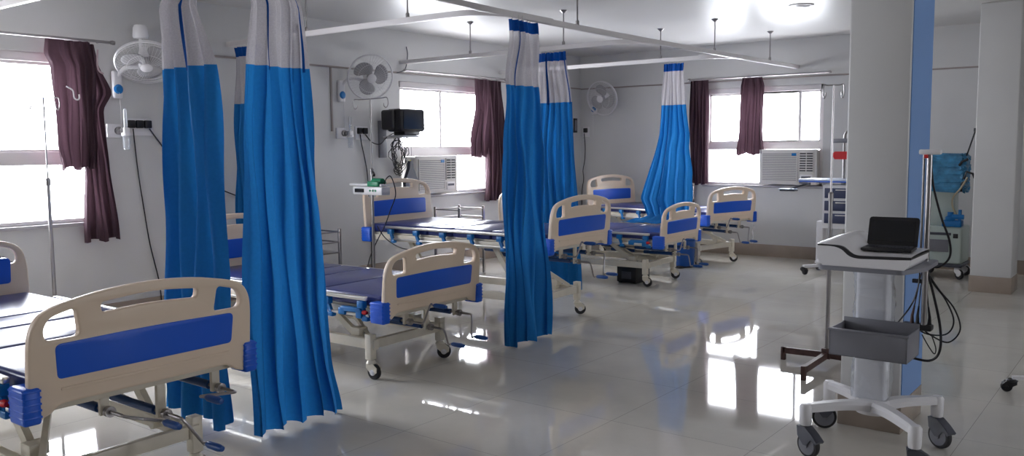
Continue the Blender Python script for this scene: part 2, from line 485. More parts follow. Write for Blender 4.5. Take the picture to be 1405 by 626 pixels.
cross = [(2.74, -3.84, 3.05), (5.08, -4.12, 5.55), (7.45, -4.12, 7.95), (9.36, -4.07, 9.85)]
for i, (y, xm, ye) in enumerate(cross):
    pts = rail_path([(XL + .01, y + (0.0 if i else -.04), ZR), (xm + .01, y, ZR), (xm + .005, ye + .35, ZR)], .42)
    rail_mesh([p - off for p in pts]).build('cross_rail', M['rail'], tr)
def hanger(x, y):
    m = MB()
    m.cyl((x, y, ZR + .04), (x, y, ZC - .002), .007, 8)
    m.lathe([(0, ZC - .03), (.012, ZC - .03), (.035, ZC - .008), (.04, ZC - .001), (0, ZC - .001)], (x, y, 0), n=14)
    m.lathe([(0, ZR + .04), (.016, ZR + .04), (.016, ZR + .075), (.008, ZR + .085)], (x, y, 0), n=10)
    for k in range(len(m.v)): m.v[k] = m.v[k] - off
    m.build('hanger_rod', M['steel'], tr)
for (x, y) in ((-4.12, 9.05), (-4.03, 10.45), (-4.14, 6.32), (-4.95, 5.08), (-5.05, 7.45), (-4.95, 9.36), (-5.9, 2.74), (-6.2, 5.08), (-6.3, 7.45)):
    hanger(x, y)

# ------------------------------------------------------------------ ward curtains
def curtain(name, plane, pos, rows, zsplit, label, folds, amp, seed, group=None, ztop=None, seams=(), hemjag=.012, grp_hook=True, drift=None, m_body='curtain', m_net='net'):
    """rows: (z, a_left, a_right) from top down; plane 'x' => cloth plane x=pos with a = y, 'y' => y=pos with a = x"""
    rnd = random.Random(seed)
    NU = folds * 12
    # uneven fold spacing
    ws = [rnd.uniform(.6, 1.4) for _ in range(folds)]; tot = sum(ws); edges = [0]
    for w in ws: edges.append(edges[-1] + w / tot)
    am = [rnd.uniform(.55, 1.25) for _ in range(folds + 1)]
    def phase(u):
        for i in range(folds):
            if u <= edges[i + 1] + 1e-9:
                return i + (u - edges[i]) / (edges[i + 1] - edges[i])
        return folds
    def row(z):
        rs = rows
        if z >= rs[0][0]: return rs[0][1], rs[0][2]
        for i in range(len(rs) - 1):
            if rs[i][0] >= z >= rs[i + 1][0]:
                t = (rs[i][0] - z) / (rs[i][0] - rs[i + 1][0]); t = t * t * (3 - 2 * t) * .5 + t * .5
                return rs[i][1] + (rs[i + 1][1] - rs[i][1]) * t, rs[i][2] + (rs[i + 1][2] - rs[i][2]) * t
        return rs[-1][1], rs[-1][2]
    ztop = ztop or rows[0][0]; zbot = rows[-1][0]
    a_c = (rows[-1][1] + rows[-1][2]) / 2
    base = Vector((pos, a_c, 0)) if plane == 'x' else Vector((a_c, pos, 0))
    s1, s2 = rnd.uniform(0, 6), rnd.uniform(0, 6)
    def P(u, z, hem=False):
        l, r = row(z); k = (ztop - z) / (ztop - zbot)
        ph = phase(u); i = int(min(ph, folds - 1e-6)); fr = ph - i
        A = (am[i] * (1 - fr) + am[i + 1] * fr) * amp * (.45 + .75 * k)
        wv = math.sin(2 * PI * (ph + .10 * math.sin(2.2 * z + s1))) + .22 * math.sin(4 * PI * ph + s2 + z * .7)
        n_ = A * wv + .006 * math.sin(37 * u + 5 * z) + .012 * math.sin(6 * z + 9 * u + s2)
        dr = drift(k) if drift else 0.0
        a = l + (r - l) * u + .35 * A * math.cos(4 * PI * ph)* (1 if .02 < u < .98 else 0)
        zz = z + (hemjag * math.sin(2 * PI * ph * .5 + s1) + hemjag * .5 * math.sin(11 * u + s2) if hem else 0)
        v = Vector((pos + n_ + dr, a, zz)) if plane == 'x' else Vector((a, pos + n_ + dr, zz))
        return v - base
    def sheet(z_hi, z_lo, nz, u0=0.0, u1=1.0, push=0.0, hem=False):
        mb = MB(); nu = max(2, int(NU * (u1 - u0)))
        vs = []
        for j in range(nz + 1):
            z = z_hi + (z_lo - z_hi) * j / nz
            for i in range(nu + 1):
                u = u0 + (u1 - u0) * i / nu
                p = P(u, z, hem and j == nz)
                if push:
                    p = p + (Vector((push, 0, 0)) if plane == 'x' else Vector((0, -push, 0)))
                vs.append(p)
        fs = [(j * (nu + 1) + i, j * (nu + 1) + i + 1, (j + 1) * (nu + 1) + i + 1, (j + 1) * (nu + 1) + i) for j in range(nz) for i in range(nu)]
        return mb.add(vs, fs)
    root = sheet(zsplit, zbot, 44, hem=True)
    root = root.build(name, M[m_body], smooth=180)
    root.location = base
    tag(root, label, 'curtain', group)
    if m_net:
        sheet(ztop - .09, zsplit, 14).build('net_panel', M[m_net], root, smooth=180)
        sheet(ztop, ztop - .09, 3, push=.002).build('header_band', M['curtainband'], root, smooth=180)
        for (u0, u1) in seams:
            sheet(ztop - .05, zsplit - .02, 14, u0, u1, push=.006).build('seam_strip', M['curtainband'], root, smooth=180)
        hk = MB()
        for i in range(7):
            u = (i + .5) / 7; p = P(u, ztop)
            hk.tube([p + Vector((0, 0, -.01)), p + Vector((0, 0, .035))], .003, 6)
        hk.build('curtain_hooks', M['alu'], root)
    return root

G_C = 'blue ward curtains with white net tops'
curtain('ward_curtain', 'y', 2.55, [(2.49, -4.296, -3.99), (2.27, -4.300, -3.955), (1.92, -4.311, -3.84), (1.53, -4.323, -3.816), (1.15, -4.334, -3.80), (0.76, -4.36, -3.80), (0.37, -4.379, -3.80), (0.09, -4.393, -3.80)], 1.93,
        'blue ward curtain with white net top bunched behind the footboard of the nearest bed', 4, .05, 11, G_C, seams=((.52, .66),), drift=lambda k: .14 * max(0, 1 - k / .10))
curtain('ward_curtain', 'x', -3.72, [(2.49, 2.70, 2.99), (2.27, 2.69, 3.02), (1.94, 2.655, 3.038), (1.52, 2.622, 3.08), (1.14, 2.615, 3.106), (0.74, 2.612, 3.133), (0.34, 2.614, 3.165), (0.03, 2.615, 3.22)], 1.93,
        'widest blue ward curtain with white net top, hanging at the foot of the second bed', 5, .05, 23, G_C, seams=((.33, .42), (.93, .97)), drift=lambda k: -.10 * max(0, 1 - k / .10))
curtain('ward_curtain', 'x', -3.90, [(2.49, 5.34, 5.71), (2.37, 5.33, 5.694), (1.98, 5.15, 5.60), (1.52, 4.985, 5.467), (0.97, 4.965, 5.492), (0.41, 4.966, 5.527), (0.02, 4.98, 5.555)], 1.975,
        'narrow blue ward curtain with blue header band hanging in front of the third bed', 5, .04, 31, G_C, seams=((.20, .30),),
        drift=lambda k: -.22 * max(0.0, 1 - k / .40))
curtain('ward_curtain', 'y', 7.5, [(2.49, -5.44, -5.05), (2.36, -5.45, -5.041), (1.98, -5.46, -4.979), (1.52, -5.52, -4.944), (0.76, -5.53, -4.9), (0.03, -5.50, -4.873)], 1.97,
        'blue ward curtain half hidden behind the narrow curtain, between third and fourth beds', 7, .04, 43, G_C, seams=((.36, .40), (.93, .985)))
curtain('ward_curtain', 'y', 5.10, [(2.49, -7.325, -6.90), (2.42, -7.307, -6.9), (1.96, -7.33, -6.88), (1.01, -7.34, -6.87), (0.05, -7.34, -6.85)], 1.95,
        'blue ward curtain pushed back against the left wall, seen between the two nearest curtains', 6, .035, 57, G_C)

# far curtain gathered up and tucked over the bed
def tucked_curtain():
    rows = [(2.49, -4.951, -4.682), (2.38, -4.95, -4.691), (2.01, -4.976, -4.658), (1.51, -5.03, -4.59), (1.15, -5.05, -4.47), (0.90, -5.06, -4.39), (0.76, -4.96, -4.36), (0.64, -4.86, -4.34)]
    def drift(k):
        return -.50 * max(0.0, (k - .45) / .55) ** 1.25
    root = curtain('ward_curtain', 'y', 9.45, rows, 2.0,
            'blue ward curtain gathered up with its hem tucked onto the fourth bed', 6, .035, 71, G_C, drift=drift, hemjag=.0)
    # corner of the hem lying on the mattress
    mb = MB(); vs = []
    ctr = Vector(root.location)
    nu, nv = 14, 10
    for j in range(nv + 1):
        v = j / nv
        for i in range(nu + 1):
            u = i / nu
            x = -4.90 + .42 * u - .30 * v * (1 - u) ** 1.2
            y = 8.97 - .14 * v * (1.15 - .3 * u)
            z = .618 + .016 * math.sin(9 * u + 4 * v) ** 2 + .07 * (1 - v) ** 2 + .034 * (math.sin(13 * u - 2 * v) ** 2) * (1 - v)
            vs.append(Vector((x, y, z)) - ctr)
    fs = [(j * (nu + 1) + i, j * (nu + 1) + i + 1, (j + 1) * (nu + 1) + i + 1, (j + 1) * (nu + 1) + i) for j in range(nv) for i in range(nu)]
    mb.add(vs, fs).build('tucked_hem', M['curtain'], root, smooth=180)
tucked_curtain()

# ------------------------------------------------------------------ window curtains and rods
def rod(name, axis, pos, a0, a1, z, label):
    o = Vector((pos, (a0 + a1) / 2, z) if axis == 'x' else ((a0 + a1) / 2, pos, z))
    r = empty(name, o); tag(r, label, 'curtain rod', 'steel curtain rods')
    L = (a1 - a0) / 2
    def P(a, d=0, dz=0): return Vector((d, a, dz)) if axis == 'x' else Vector((a, -d, dz))
    MB().tube([P(-L), P(L)], .012, 10).build('rod', M['chrome'], r)
    for s in (-1, 1):
        MB().lathe([(0, -.02), (.016, -.018), (.020, 0), (.016, .018), (0, .02)], P(s * (L + .015)), axis='y' if axis == 'x' else 'x', n=12).build('finial', M['chrome'], r)
        MB().tube([P(s * (L - .08)), P(s * (L - .08), -.085 if axis == 'x' else -.085)], .007, 8).build('bracket', M['steel'], r)
rod('curtain_rod', 'x', XL + .09, 1.7, 3.87, 2.43, 'steel curtain rod above the leftmost window')
rod('curtain_rod', 'x', XL + .09, 7.46, 9.36, 2.43, 'steel curtain rod above the window over the third bed')
rod('curtain_rod', 'y', YB - .09, -5.5, -3.58, 2.435, 'steel curtain rod above the far wall window')

def brown_curtain(plane, pos, rows, label, folds, amp, seed):
    r = curtain('window_curtain', plane, pos, rows, rows[0][0], label, folds, amp, seed, 'brown window curtains', m_body='brown', m_net=None, hemjag=.012)
    return r
XC = XL + .10
brown_curtain('x', XC, [(2.40, 3.60, 3.72), (2.24, 3.58, 3.74), (2.0, 3.56, 3.84), (1.85, 3.56, 3.76), (1.35, 3.575, 3.80), (0.74, 3.56, 3.87)], 'long half of the dark brown curtain beside the leftmost window', 4, .022, 5)
brown_curtain('x', XC + .045, [(2.41, 3.30, 3.66), (2.3, 3.29, 3.68), (2.2, 3.335, 3.70), (1.9, 3.345, 3.69), (1.55, 3.34, 3.68), (1.36, 3.37, 3.66)], 'shorter folded half of the dark brown curtain at the leftmost window', 5, .022, 6)
brown_curtain('x', XC, [(2.40, 8.97, 9.27), (2.02, 8.95, 9.31), (1.39, 8.96, 9.32), (0.80, 8.90, 9.33)], 'long dark brown curtain at the right edge of the window over the third bed', 5, .028, 8)
brown_curtain('x', XC + .045, [(2.40, 8.64, 8.98), (2.01, 8.655, 8.96), (1.60, 8.54, 8.92), (1.39, 8.555, 8.90)], 'short looped-up brown curtain at the window over the third bed', 4, .03, 9)
brown_curtain('y', YB - .10, [(2.42, -5.49, -5.21), (1.72, -5.50, -5.205), (0.97, -5.485, -5.21)], 'dark brown curtain at the left end of the far wall window', 5, .03, 10)
brown_curtain('y', YB - .10, [(2.42, -4.72, -4.45), (2.30, -4.74, -4.42), (1.7, -4.773, -4.434), (1.39, -4.80, -4.41)], 'short brown curtain hanging in the middle of the far wall window', 4, .03, 12)

# white hook and tie on the first curtain
h = MB().tube(smooth_path([(0, 0, .05), (0, .05, .02), (0, .06, -.04), (0, .085, -.055), (0, .10, -.04), (0, .10, -.01)], 6), .006, 8).build('tieback_hook', M['white'])
h.location = (XC + .10, 3.42, 1.98); tag(h, 'small white hook on the dark brown curtain of the leftmost window', 'hook')
h = MB().tube(smooth_path([(0, 0, .14), (0, -.008, .05), (0, .0, -.03), (.01, .035, -.06)], 6), .008, 8).build('cloth_tie', cloth('pale_tape', (190, 170, 175), .2))
h.location = (XC + .09, 3.70, 2.21); tag(h, 'pale cloth tie hanging from the rod over the leftmost curtain', 'tie')

# ------------------------------------------------------------------ air conditioners
def air_conditioner(axis, pos, a0, a1, z0, z1, out, label):
    o = (pos, (a0 + a1) / 2, z0) if axis == 'x' else ((a0 + a1) / 2, pos, z0)
    r = empty('air_conditioner', o, R(90) if axis == 'x' else 0)   # local: x along the wall, -y into the room
    tag(r, label, 'air conditioner', 'window air conditioners')
    W = (a1 - a0); H = z1 - z0; L = W / 2
    MB().box(-L, L, -out + .02, .25, 0, H, ch=.012).build('casing', M['acbody'], r)
    MB().box(-L - .01, L + .01, -out, -out + .03, -.01, H + .01, ch=.01).build('front_panel', M['acbody'], r)
    g = MB(); xs = -L + .03; xe = L - W * .33
    n = 17
    for i in range(n):
        z = .04 + (H - .08) * i / (n - 1)
        g.box(xs, xe, -out - .012, -out, z - .0065, z + .0065, ch=.002)
    for x in (xs, xe): g.box(x - .006, x + .006, -out - .013, -out, .03, H - .03, ch=.002)
    g.build('intake_grille', M['acbody'], r)
    MB().box(xs, xe, -out - .003, -out + .002, .035, H - .035).build('grille_backing', mat('ac_grille_backing', (150, 148, 150), .6), r)
    v = MB(); xa, xb = L - W * .29, L - .035
    for i in range(9):
        z = H * .36 + (H * .57) * i / 8
        v.box(xa, xb, -out - .014, -out, z - .007, z + .007, ch=.002)
    for x in (xa, (xa + xb) / 2, xb): v.box(x - .004, x + .004, -out - .015, -out, H * .34, H * .95, ch=.001)
    v.build('air_vent', M['acbody'], r)
    MB().box(xa, xb, -out - .004, -out + .002, H * .35, H * .94).build('vent_slot', M['acdark'], r)
    c = MB().box(xa + .01, xb - .01, -out - .008, -out, H * .06, H * .28, ch=.004).build('control_panel', M['white'], r)
    MB().box(xa + .03, xb - .03, -out - .010, -out - .007, H * .17, H * .23).build('display', M['darkgrey'], c)
    MB().box(xe - .07, xe - .01, -out - .016, -out - .012, H - .075, H - .04).build('blue_badge', M['tealpl'], r)
air_conditioner('x', XL, 7.50, 8.22, .965, 1.405, .20, 'cream window air conditioner under the window behind the third bed')
air_conditioner('y', YB, -4.45, -3.70, 1.0, 1.445, .12, 'cream window air conditioner in the far wall window')

# ------------------------------------------------------------------ wall fans
def fan(loc, rz, tilt, label, spin, tiltx=0.0, top_motor=False, plate_drop=-.20, side=-.22, pan=0.0):
    """wall fan; local -y points into the room before rz"""
    r = empty('wall_fan', loc, rz); tag(r, label, 'fan', 'white wall fans')
    # wall plate and arm
    MB().box(side - .045, side + .045, -.05, 0, plate_drop - .11, plate_drop + .13, ch=.02).build('wall_bracket', M['white'], r)
    MB().lathe([(0, -.066), (.028, -.064), (.042, -.052), (.042, -.045), (0, -.045)], (side, 0, plate_drop - .03), axis='y', n=20).build('switch_cap', M['tealpl'], r)
    MB().tube(smooth_path([(side, -.03, plate_drop + .08), (side * .6, -.08, plate_drop + .16), (0, -.12, -.03), (0, -.16, 0)], 6), .02, 10).build('arm', M['white'], r)
    mt = Matrix.Rotation(pan, 4, 'Z') @ Matrix.Rotation(tilt, 4, 'X') @ Matrix.Rotation(tiltx, 4, 'Y')
    c = Vector((0, -.24, 0))
    T = Matrix.Translation(c) @ mt
    def tf(mb):
        mb.v = [T @ v for v in mb.v]; return mb
    RR = .255
    tf(MB().lathe([(0, .15), (.05, .14), (.062, .10), (.062, .04), (.05, .03), (0, .03)], axis='y', n=20)).build('motor_housing', M['white'], r)
    cage = MB()
    def ring(rad, y, rr, n=40):
        cage.tube([(rad * math.cos(2 * PI * k / n), y, rad * math.sin(2 * PI * k / n)) for k in range(n)], rr, 6, closed=True)
    ring(RR, 0, .008); ring(RR * .985, -.022, .003); ring(RR * .985, .022, .003)
    ring(RR * .62, -.062, .0016); ring(RR * .62, .05, .0016)
    N = 44
    for k in range(N):
        a = 2 * PI * k / N; ca, sa = math.cos(a), math.sin(a)
        for s in (-1, 1):
            pr = [(.045, .068 * s), (.10, .070 * s), (.17, .058 * s), (.225, .035 * s), (RR, .0)]
            cage.tube([(q * ca, y, q * sa) for q, y in pr], .0011, 3, caps=False)
    tf(cage).build('cage', M['white'], r)
    tf(MB().lathe([(0, -.078), (.04, -.076), (.052, -.068), (.052, -.062), (0, -.062)], axis='y', n=24)).build('front_badge', M['white'], r)
    hub = tf(MB().lathe([(0, -.045), (.025, -.04), (.035, -.02), (.035, .03), (0, .03)], axis='y', n=20)).build('hub', M['fanblade'], r)
    for b in range(3):
        vs = []; nr, na = 8, 8
        for i in range(nr + 1):
            q = .03 + (.205 - .03) * i / nr
            half = R(20) + R(28) * math.sin(PI * (.15 + .75 * i / nr))
            for j in range(na + 1):
                u = j / na * 2 - 1; a = spin + b * 2 * PI / 3 + half * u + .5 * (i / nr)
                rr_ = q * (1 - .10 * (u * u) * (i / nr))
                vs.append(Vector((rr_ * math.cos(a), .022 * u, rr_ * math.sin(a))))
        fs = [(i * (na + 1) + j, i * (na + 1) + j + 1, (i + 1) * (na + 1) + j + 1, (i + 1) * (na + 1) + j) for i in range(nr) for j in range(na)]
        mb = MB().add(vs, fs); tf(mb); bl = mb.build('blade', M['fanblade'], r, smooth=180)
        sm = bl.modifiers.new('thick', 'SOLIDIFY'); sm.thickness = .003
    if top_motor:
        MB().lathe([(0, .0), (.06, .0), (.066, .02), (.060, .09), (.048, .115), (0, .118)], (.02, -.13, .215), n=24).build('oscillator_knob', M['white'], r)
        MB().cyl((.02, -.13, -.02), (.02, -.13, .22), .018, 12).build('oscillator_stem', M['white'], r)
    cd = MB().tube(smooth_path([(side, -.06, plate_drop - .06), (side + .004, -.062, plate_drop - .25), (side, -.06, plate_drop - .42)], 4), .0018, 5)
    cd.build('pull_cord', M['white'], r)
fan((XL, 4.10, 2.27), R(90), R(54), 'white wall fan tilted down, nearest, beside the leftmost window', .5, tiltx=R(8), top_motor=True, plate_drop=-.20, side=-.16, pan=R(-30))
fan((XL, 6.74, 2.30), R(90), R(20), 'white wall fan with grey blades above the tall drip stand', 2.0, plate_drop=-.17, side=-.24, pan=R(-28))
fan((-6.86, YB, 2.23), R(0), R(14), 'white wall fan high on the far wall left of the far bed curtain', 1.2, plate_drop=-.12, side=-.27)

# ------------------------------------------------------------------ sockets, cords, gas outlets
def socket(loc, rz, n, label, grp='wall socket plates'):
    r = empty('wall_socket', loc, rz); tag(r, label, 'socket', grp)
    w = .075 * n
    MB().box(-w / 2 - .02, w / 2 + .02, -.012, 0, -.10, .05, ch=.004).build('plate', M['white'], r)
    for k in range(n):
        x = (k - (n - 1) / 2) * .078
        MB().box(x - .033, x + .033, -.045, -.012, -.035, .035, ch=.008).build('plug', M['black'], r)
    return r
def cord(pts, r_, label, cat='cord', name='power_cord', m='black', group=None):
    P = smooth_path(pts, 8); o = Vector(pts[0])
    c = MB().tube([p - o for p in P], r_, 6).build(name, M[m]); c.location = o
    tag(c, label, cat, group); return c
socket((XL, 4.13, 1.74), R(90), 3, 'triple black plug socket on the wall below the nearest fan')
socket((XL, 6.80, 1.71), R(90), 2, 'double black plug socket beside the tall drip stand')
socket((-7.29, YB, 1.765), 0, 1, 'single black plug socket low on the far wall under the fan')
x = XL + .022
cord([(x + .01, 4.065, 1.70), (x, 4.08, 1.55), (x, 4.10, 1.29), (x, 4.14, .95), (x, 4.18, .65), (x, 4.25, .31), (x, 4.27, .10), (x, 4.3, .012)], .006, 'black power cord dropping down the wall under the nearest fan')
cord([(x + .01, 4.22, 1.70), (x, 4.30, 1.60), (x, 4.42, 1.45), (x, 4.6, 1.33), (x, 4.85, 1.16), (x, 5.3, .98)], .006, 'black power cord slanting behind the curtain from the triple socket')
cord([(x + .01, 6.76, 1.67), (x, 6.79, 1.55), (x, 6.86, 1.25), (x, 6.88, .9), (x, 6.9, .5), (x, 6.9, .012)], .006, 'black power cord falling behind the tall drip stand')
cord([(x + .01, 6.84, 1.67), (x + .02, 6.93, 1.58), (x + .04, 7.04, 1.56), (x + .05, 7.14, 1.64), (x + .05, 7.3, 1.70), (x + .06, 7.40, 1.69)], .006, 'black power cord looping from the double socket to the wall monitor')
cord([(-7.30, YB - .05, 1.72), (-7.30, YB - .02, 1.50), (-7.31, YB - .02, 1.30), (-7.34, YB - .02, 1.15), (-7.33, YB - .02, 1.0), (-7.36, YB - .02, .8), (-7.36, YB - .02, .3), (-7.35, YB - .02, .02)], .006, 'black power cord dropping from the single socket on the far wall')
cord([(XL + .012, 7.38, 2.40), (XL + .03, 7.47, 2.43), (XL + .03, 7.52, 2.48), (XL + .02, 7.56, 2.62), (XL + .012, 7.55, 2.72)], .006, 'short dark cable above the window corner over the third bed', m='darkgrey')

def gas_outlet(y, z, label):
    r = empty('oxygen_flowmeter', (XL, y, z)); tag(r, label, 'flowmeter', 'oxygen flowmeters on the left wall')
    MB().box(0, .03, -.10, .03, -.06, .06, ch=.008).build('outlet_plate', M['white'], r)
    MB().lathe([(0, .03), (.035, .03), (.035, .05), (.022, .055), (.022, .09), (0, .09)], (0, 0, 0), axis='x', n=20).build('outlet_ring', M['steel'], r)
    MB().lathe([(0, 0), (.015, 0), (.017, .01), (.017, .15), (.010, .17), (0, .17)], (.10, .03, .02), n=16).build('flow_tube', clear_plastic, r)
    MB().box(.04, .125, .005, .055, -.02, .025, ch=.006).build('valve_body', M['white'], r)
    MB().lathe([(0, -.02), (.036, -.02), (.036, -.05), (.030, -.06), (.030, -.15), (.024, -.165), (0, -.165)], (.10, .03, 0), n=20).build('humidifier_jar', clear_plastic, r)
    MB().lathe([(0, -.018), (.038, -.018), (.038, -.045), (0, -.045)], (.10, .03, 0), n=20).build('jar_cap', M['white'], r)
gas_outlet(3.93, 1.68, 'white oxygen flowmeter with clear jar between leftmost curtain and triple socket')
gas_outlet(6.52, 1.68, 'white oxygen flowmeter with clear jar below the middle fan')
v = MB().box(0, .02, -.045, .045, -.11, .11, ch=.004).build('wall_thermometer', M['black']); v.location = (XL, 11.22, 1.84)
tag(v, 'small dark upright gauge plate on the left wall at the far corner', 'gauge')
MB().box(.02, .023, -.03, .03, -.08, .08).build('gauge_face', M['greypl'], v)

# ------------------------------------------------------------------ wall monitor with cables
mon = empty('patient_monitor', (XL, 7.12, 1.30)); tag(mon, 'black boxy patient monitor on a wall arm beside the window over the third bed', 'monitor')
MB().box(0, .03, -.055, .055, .10, .53, ch=.004).build('wall_channel', M['greypl'], mon)
MB().tube([(.03, 0, .33), (.10, .06, .34), (.22, .13, .35)], .018, 10).build('swing_arm', M['white'], mon)
MB().box(.13, .33, .02, .30, .33, .36, ch=.01).build('mount_tray', M['white'], mon)
mm = MB()
mm.box(.16, .40, -.07, .33, .40, .66, ch=.03)
mm.box(.10, .30, -.11, .10, .42, .65, ch=.03)
mm.box(.20, .38, .00, .26, .36, .41, ch=.01)
mm.build('monitor_case', M['black'], mon)
MB().box(.398, .404, -.035, .295, .43, .64).build('screen', M['screen'], mon)
cb = MB(); rr = random.Random(3)
for k in range(9):
    cy_, cz_ = .20 + rr.uniform(-.05, .05), .10 + rr.uniform(-.06, .06); ry, rz_ = rr.uniform(.05, .12), rr.uniform(.14, .22)
    pts = [(.20 + rr.uniform(-.03, .03) + .015 * math.sin(a * 2), cy_ + ry * math.cos(a), cz_ + rz_ * math.sin(a)) for a in [2 * PI * i / 24 for i in range(24)]]
    cb.tube(pts, .0045, 5, closed=True)
cb.tube([(.22, .18, .34), (.21, .19, .26), (.20, .20, .15)], .006, 6)
c = cb.build('cable_coil', M['black']); c.location = (XL, 7.00, 1.34)
tag(c, 'tangle of coiled black monitor cables hanging under the wall monitor', 'cables')
b = MB(); b.prism([(-.10, -.25), (.10, -.25), (.105, -.17), (.035, -.03), (.02, .06), (-.02, .06), (-.035, -.03), (-.105, -.17)], 'x', -.02, .03)
b = b.build('blood_pressure_cuff', M['darkgrey']); b.location = (XL + .24, 7.34, 1.30); tag(b, 'dark triangular cuff hanging below the coiled cables', 'cuff')
b = MB().box(-.002, .002, -.025, .025, -.10, .02, ch=.0005).build('yellow_tag', M['yellow']); b.location = (XL + .10, 7.51, 1.35)
tag(b, 'small yellow tag hanging at the left edge of the air conditioner behind the third bed', 'tag')
cord([(XL + .10, 7.51, 1.60), (XL + .10, 7.51, 1.45), (XL + .10, 7.51, 1.36)], .0025, 'thin cord holding the yellow tag')

# ------------------------------------------------------------------ hospital beds
def fx(pts): return [(-a, b) for a, b in reversed(pts)]
def board_outline(H):
    pts = [(.40, .02), (.462, .0), (.474, .05), (.472, H - .19), (.463, H - .125), (.433, H - .074), (.375, H - .047), (.20, H - .012), (0, H)]
    full = pts + [(-a, b) for a, b in reversed(pts[:-1])] + [(-.36, .052), (.36, .052)]
    return round_poly(full, [.01, .01, .02, .03, .05, .05, .05, .12, .12, .12, .05, .05, .05, .03, .02, .01, .01, .03, .03], 4)
def holes_for(H):
    t = H - .472
    def q(s):
        p = [(s * .285, .298 + t), (s * .412, .298 + t), (s * .420, .342 + t), (s * .395, .384 + t), (s * .300, .408 + t)]
        if s < 0: p = p[::-1]
        return round_poly(p, [.022] * 5, 4)
    slot = round_poly([(-.20, .372 + t), (0, .384 + t), (.20, .372 + t), (.205, .412 + t), (0, .432 + t), (-.205, .412 + t)], [.014, .1, .014, .014, .1, .014], 4)
    return [q(1), q(-1), slot]
def panel_outline(H, z0, z1):
    return round_poly([(-.372, z0), (.372, z0), (.380, z1 - .004), (0, z1 + .004), (-.380, z1 - .004)], [.02, .02, .025, .2, .025], 5)

def make_board(kind, x, sgn, z0, H, zp0, zp1, parent, lean):
    vs, fs = plate([board_outline(H)] + holes_for(H), .036, .009)
    def place(v): return Vector((x + sgn * (v.x) + sgn * lean * max(0, v.z) ** 1.3, v.y, z0 + v.z))
    b = MB().add([place(v) for v in vs], fs).build(kind, M['abs'], parent, smooth=40)
    vs, fs = plate([panel_outline(H, zp0, zp1)], .042, .003)
    MB().add([place(v) for v in vs], fs).build('blue_panel', M['bluepl'], b, smooth=40)
    # raised lip under the panel
    m = MB(); m.box(-.006, .006, -.36, .36, zp0 - .045, zp0 - .034, ch=.003)
    m.v = [place(v + Vector((.018, 0, 0))) for v in m.v]
    m.build('moulded_ridge', M['abs'], b)
    for s in (-1, 1):
        c = MB()
        y0, y1 = (.435, .500) if s > 0 else (-.500, -.435)
        c.box(-.085, .034, y0, y1, -.002, .135, ch=.012)
        for i in range(5):
            z = .022 + i * .024
            c.box(-.084, .0348, y0 - .0008, y1 + .0008, z, z + .008, ch=.002)
        c.v = [Vector((x + sgn * v.x, v.y, z0 + v.z)) for v in c.v]
        c.build('corner_bumper', M['bluepl'], b)
    return b

def caster(parent, x, y, z_top, yaw, r=.05, fork='cream', hub='white'):
    c = Matrix.Translation(Vector((x, y, 0))) @ Matrix.Rotation(yaw, 4, 'Z')
    f = MB()
    f.cyl((0, 0, r * 1.75), (0, 0, z_top), .013, 12)
    f.lathe([(0, r * 2.0), (.030, r * 2.0), (.034, r * 2.12), (.024, r * 2.5), (0, r * 2.5)], n=16)
    for s in (-1, 1):
        f.prism([(-.024, r * 2.1), (.034, r * 2.12), (.028 + r * .8, r * 1.6), (.028 + r * .72, r * 1.0), (.028 + r * .2, r * .68), (.020, r * .75), (-.024, r * 1.5)], 'y', s * .019, s * .024)
    f.box(-.022, .028, -.024, .024, r * 1.95, r * 2.12, ch=.003)
    f.v = [c @ v for v in f.v]
    fo = f.build('caster', M[fork], parent)
    w = MB(); w.lathe([(.0, -.014), (r * .62, -.014), (r * .9, -.015), (r, -.010), (r, .010), (r * .9, .015), (r * .62, .014), (0, .014)], (.028, 0, r), axis='y', n=24)
    w.v = [c @ v for v in w.v]; w.build('wheel', M['rubber'], fo)
    h = MB(); h.lathe([(0, -.027), (r * .2, -.027), (r * .24, -.024), (r * .40, -.0245), (r * .42, -.020), (r * .42, .020), (r * .40, .0245), (r * .24, .024), (r * .2, .027), (0, .027)], (.028, 0, r), axis='y', n=20)
    h.v = [c @ v for v in h.v]; h.build('hub_cap', M[hub], fo)
    return fo

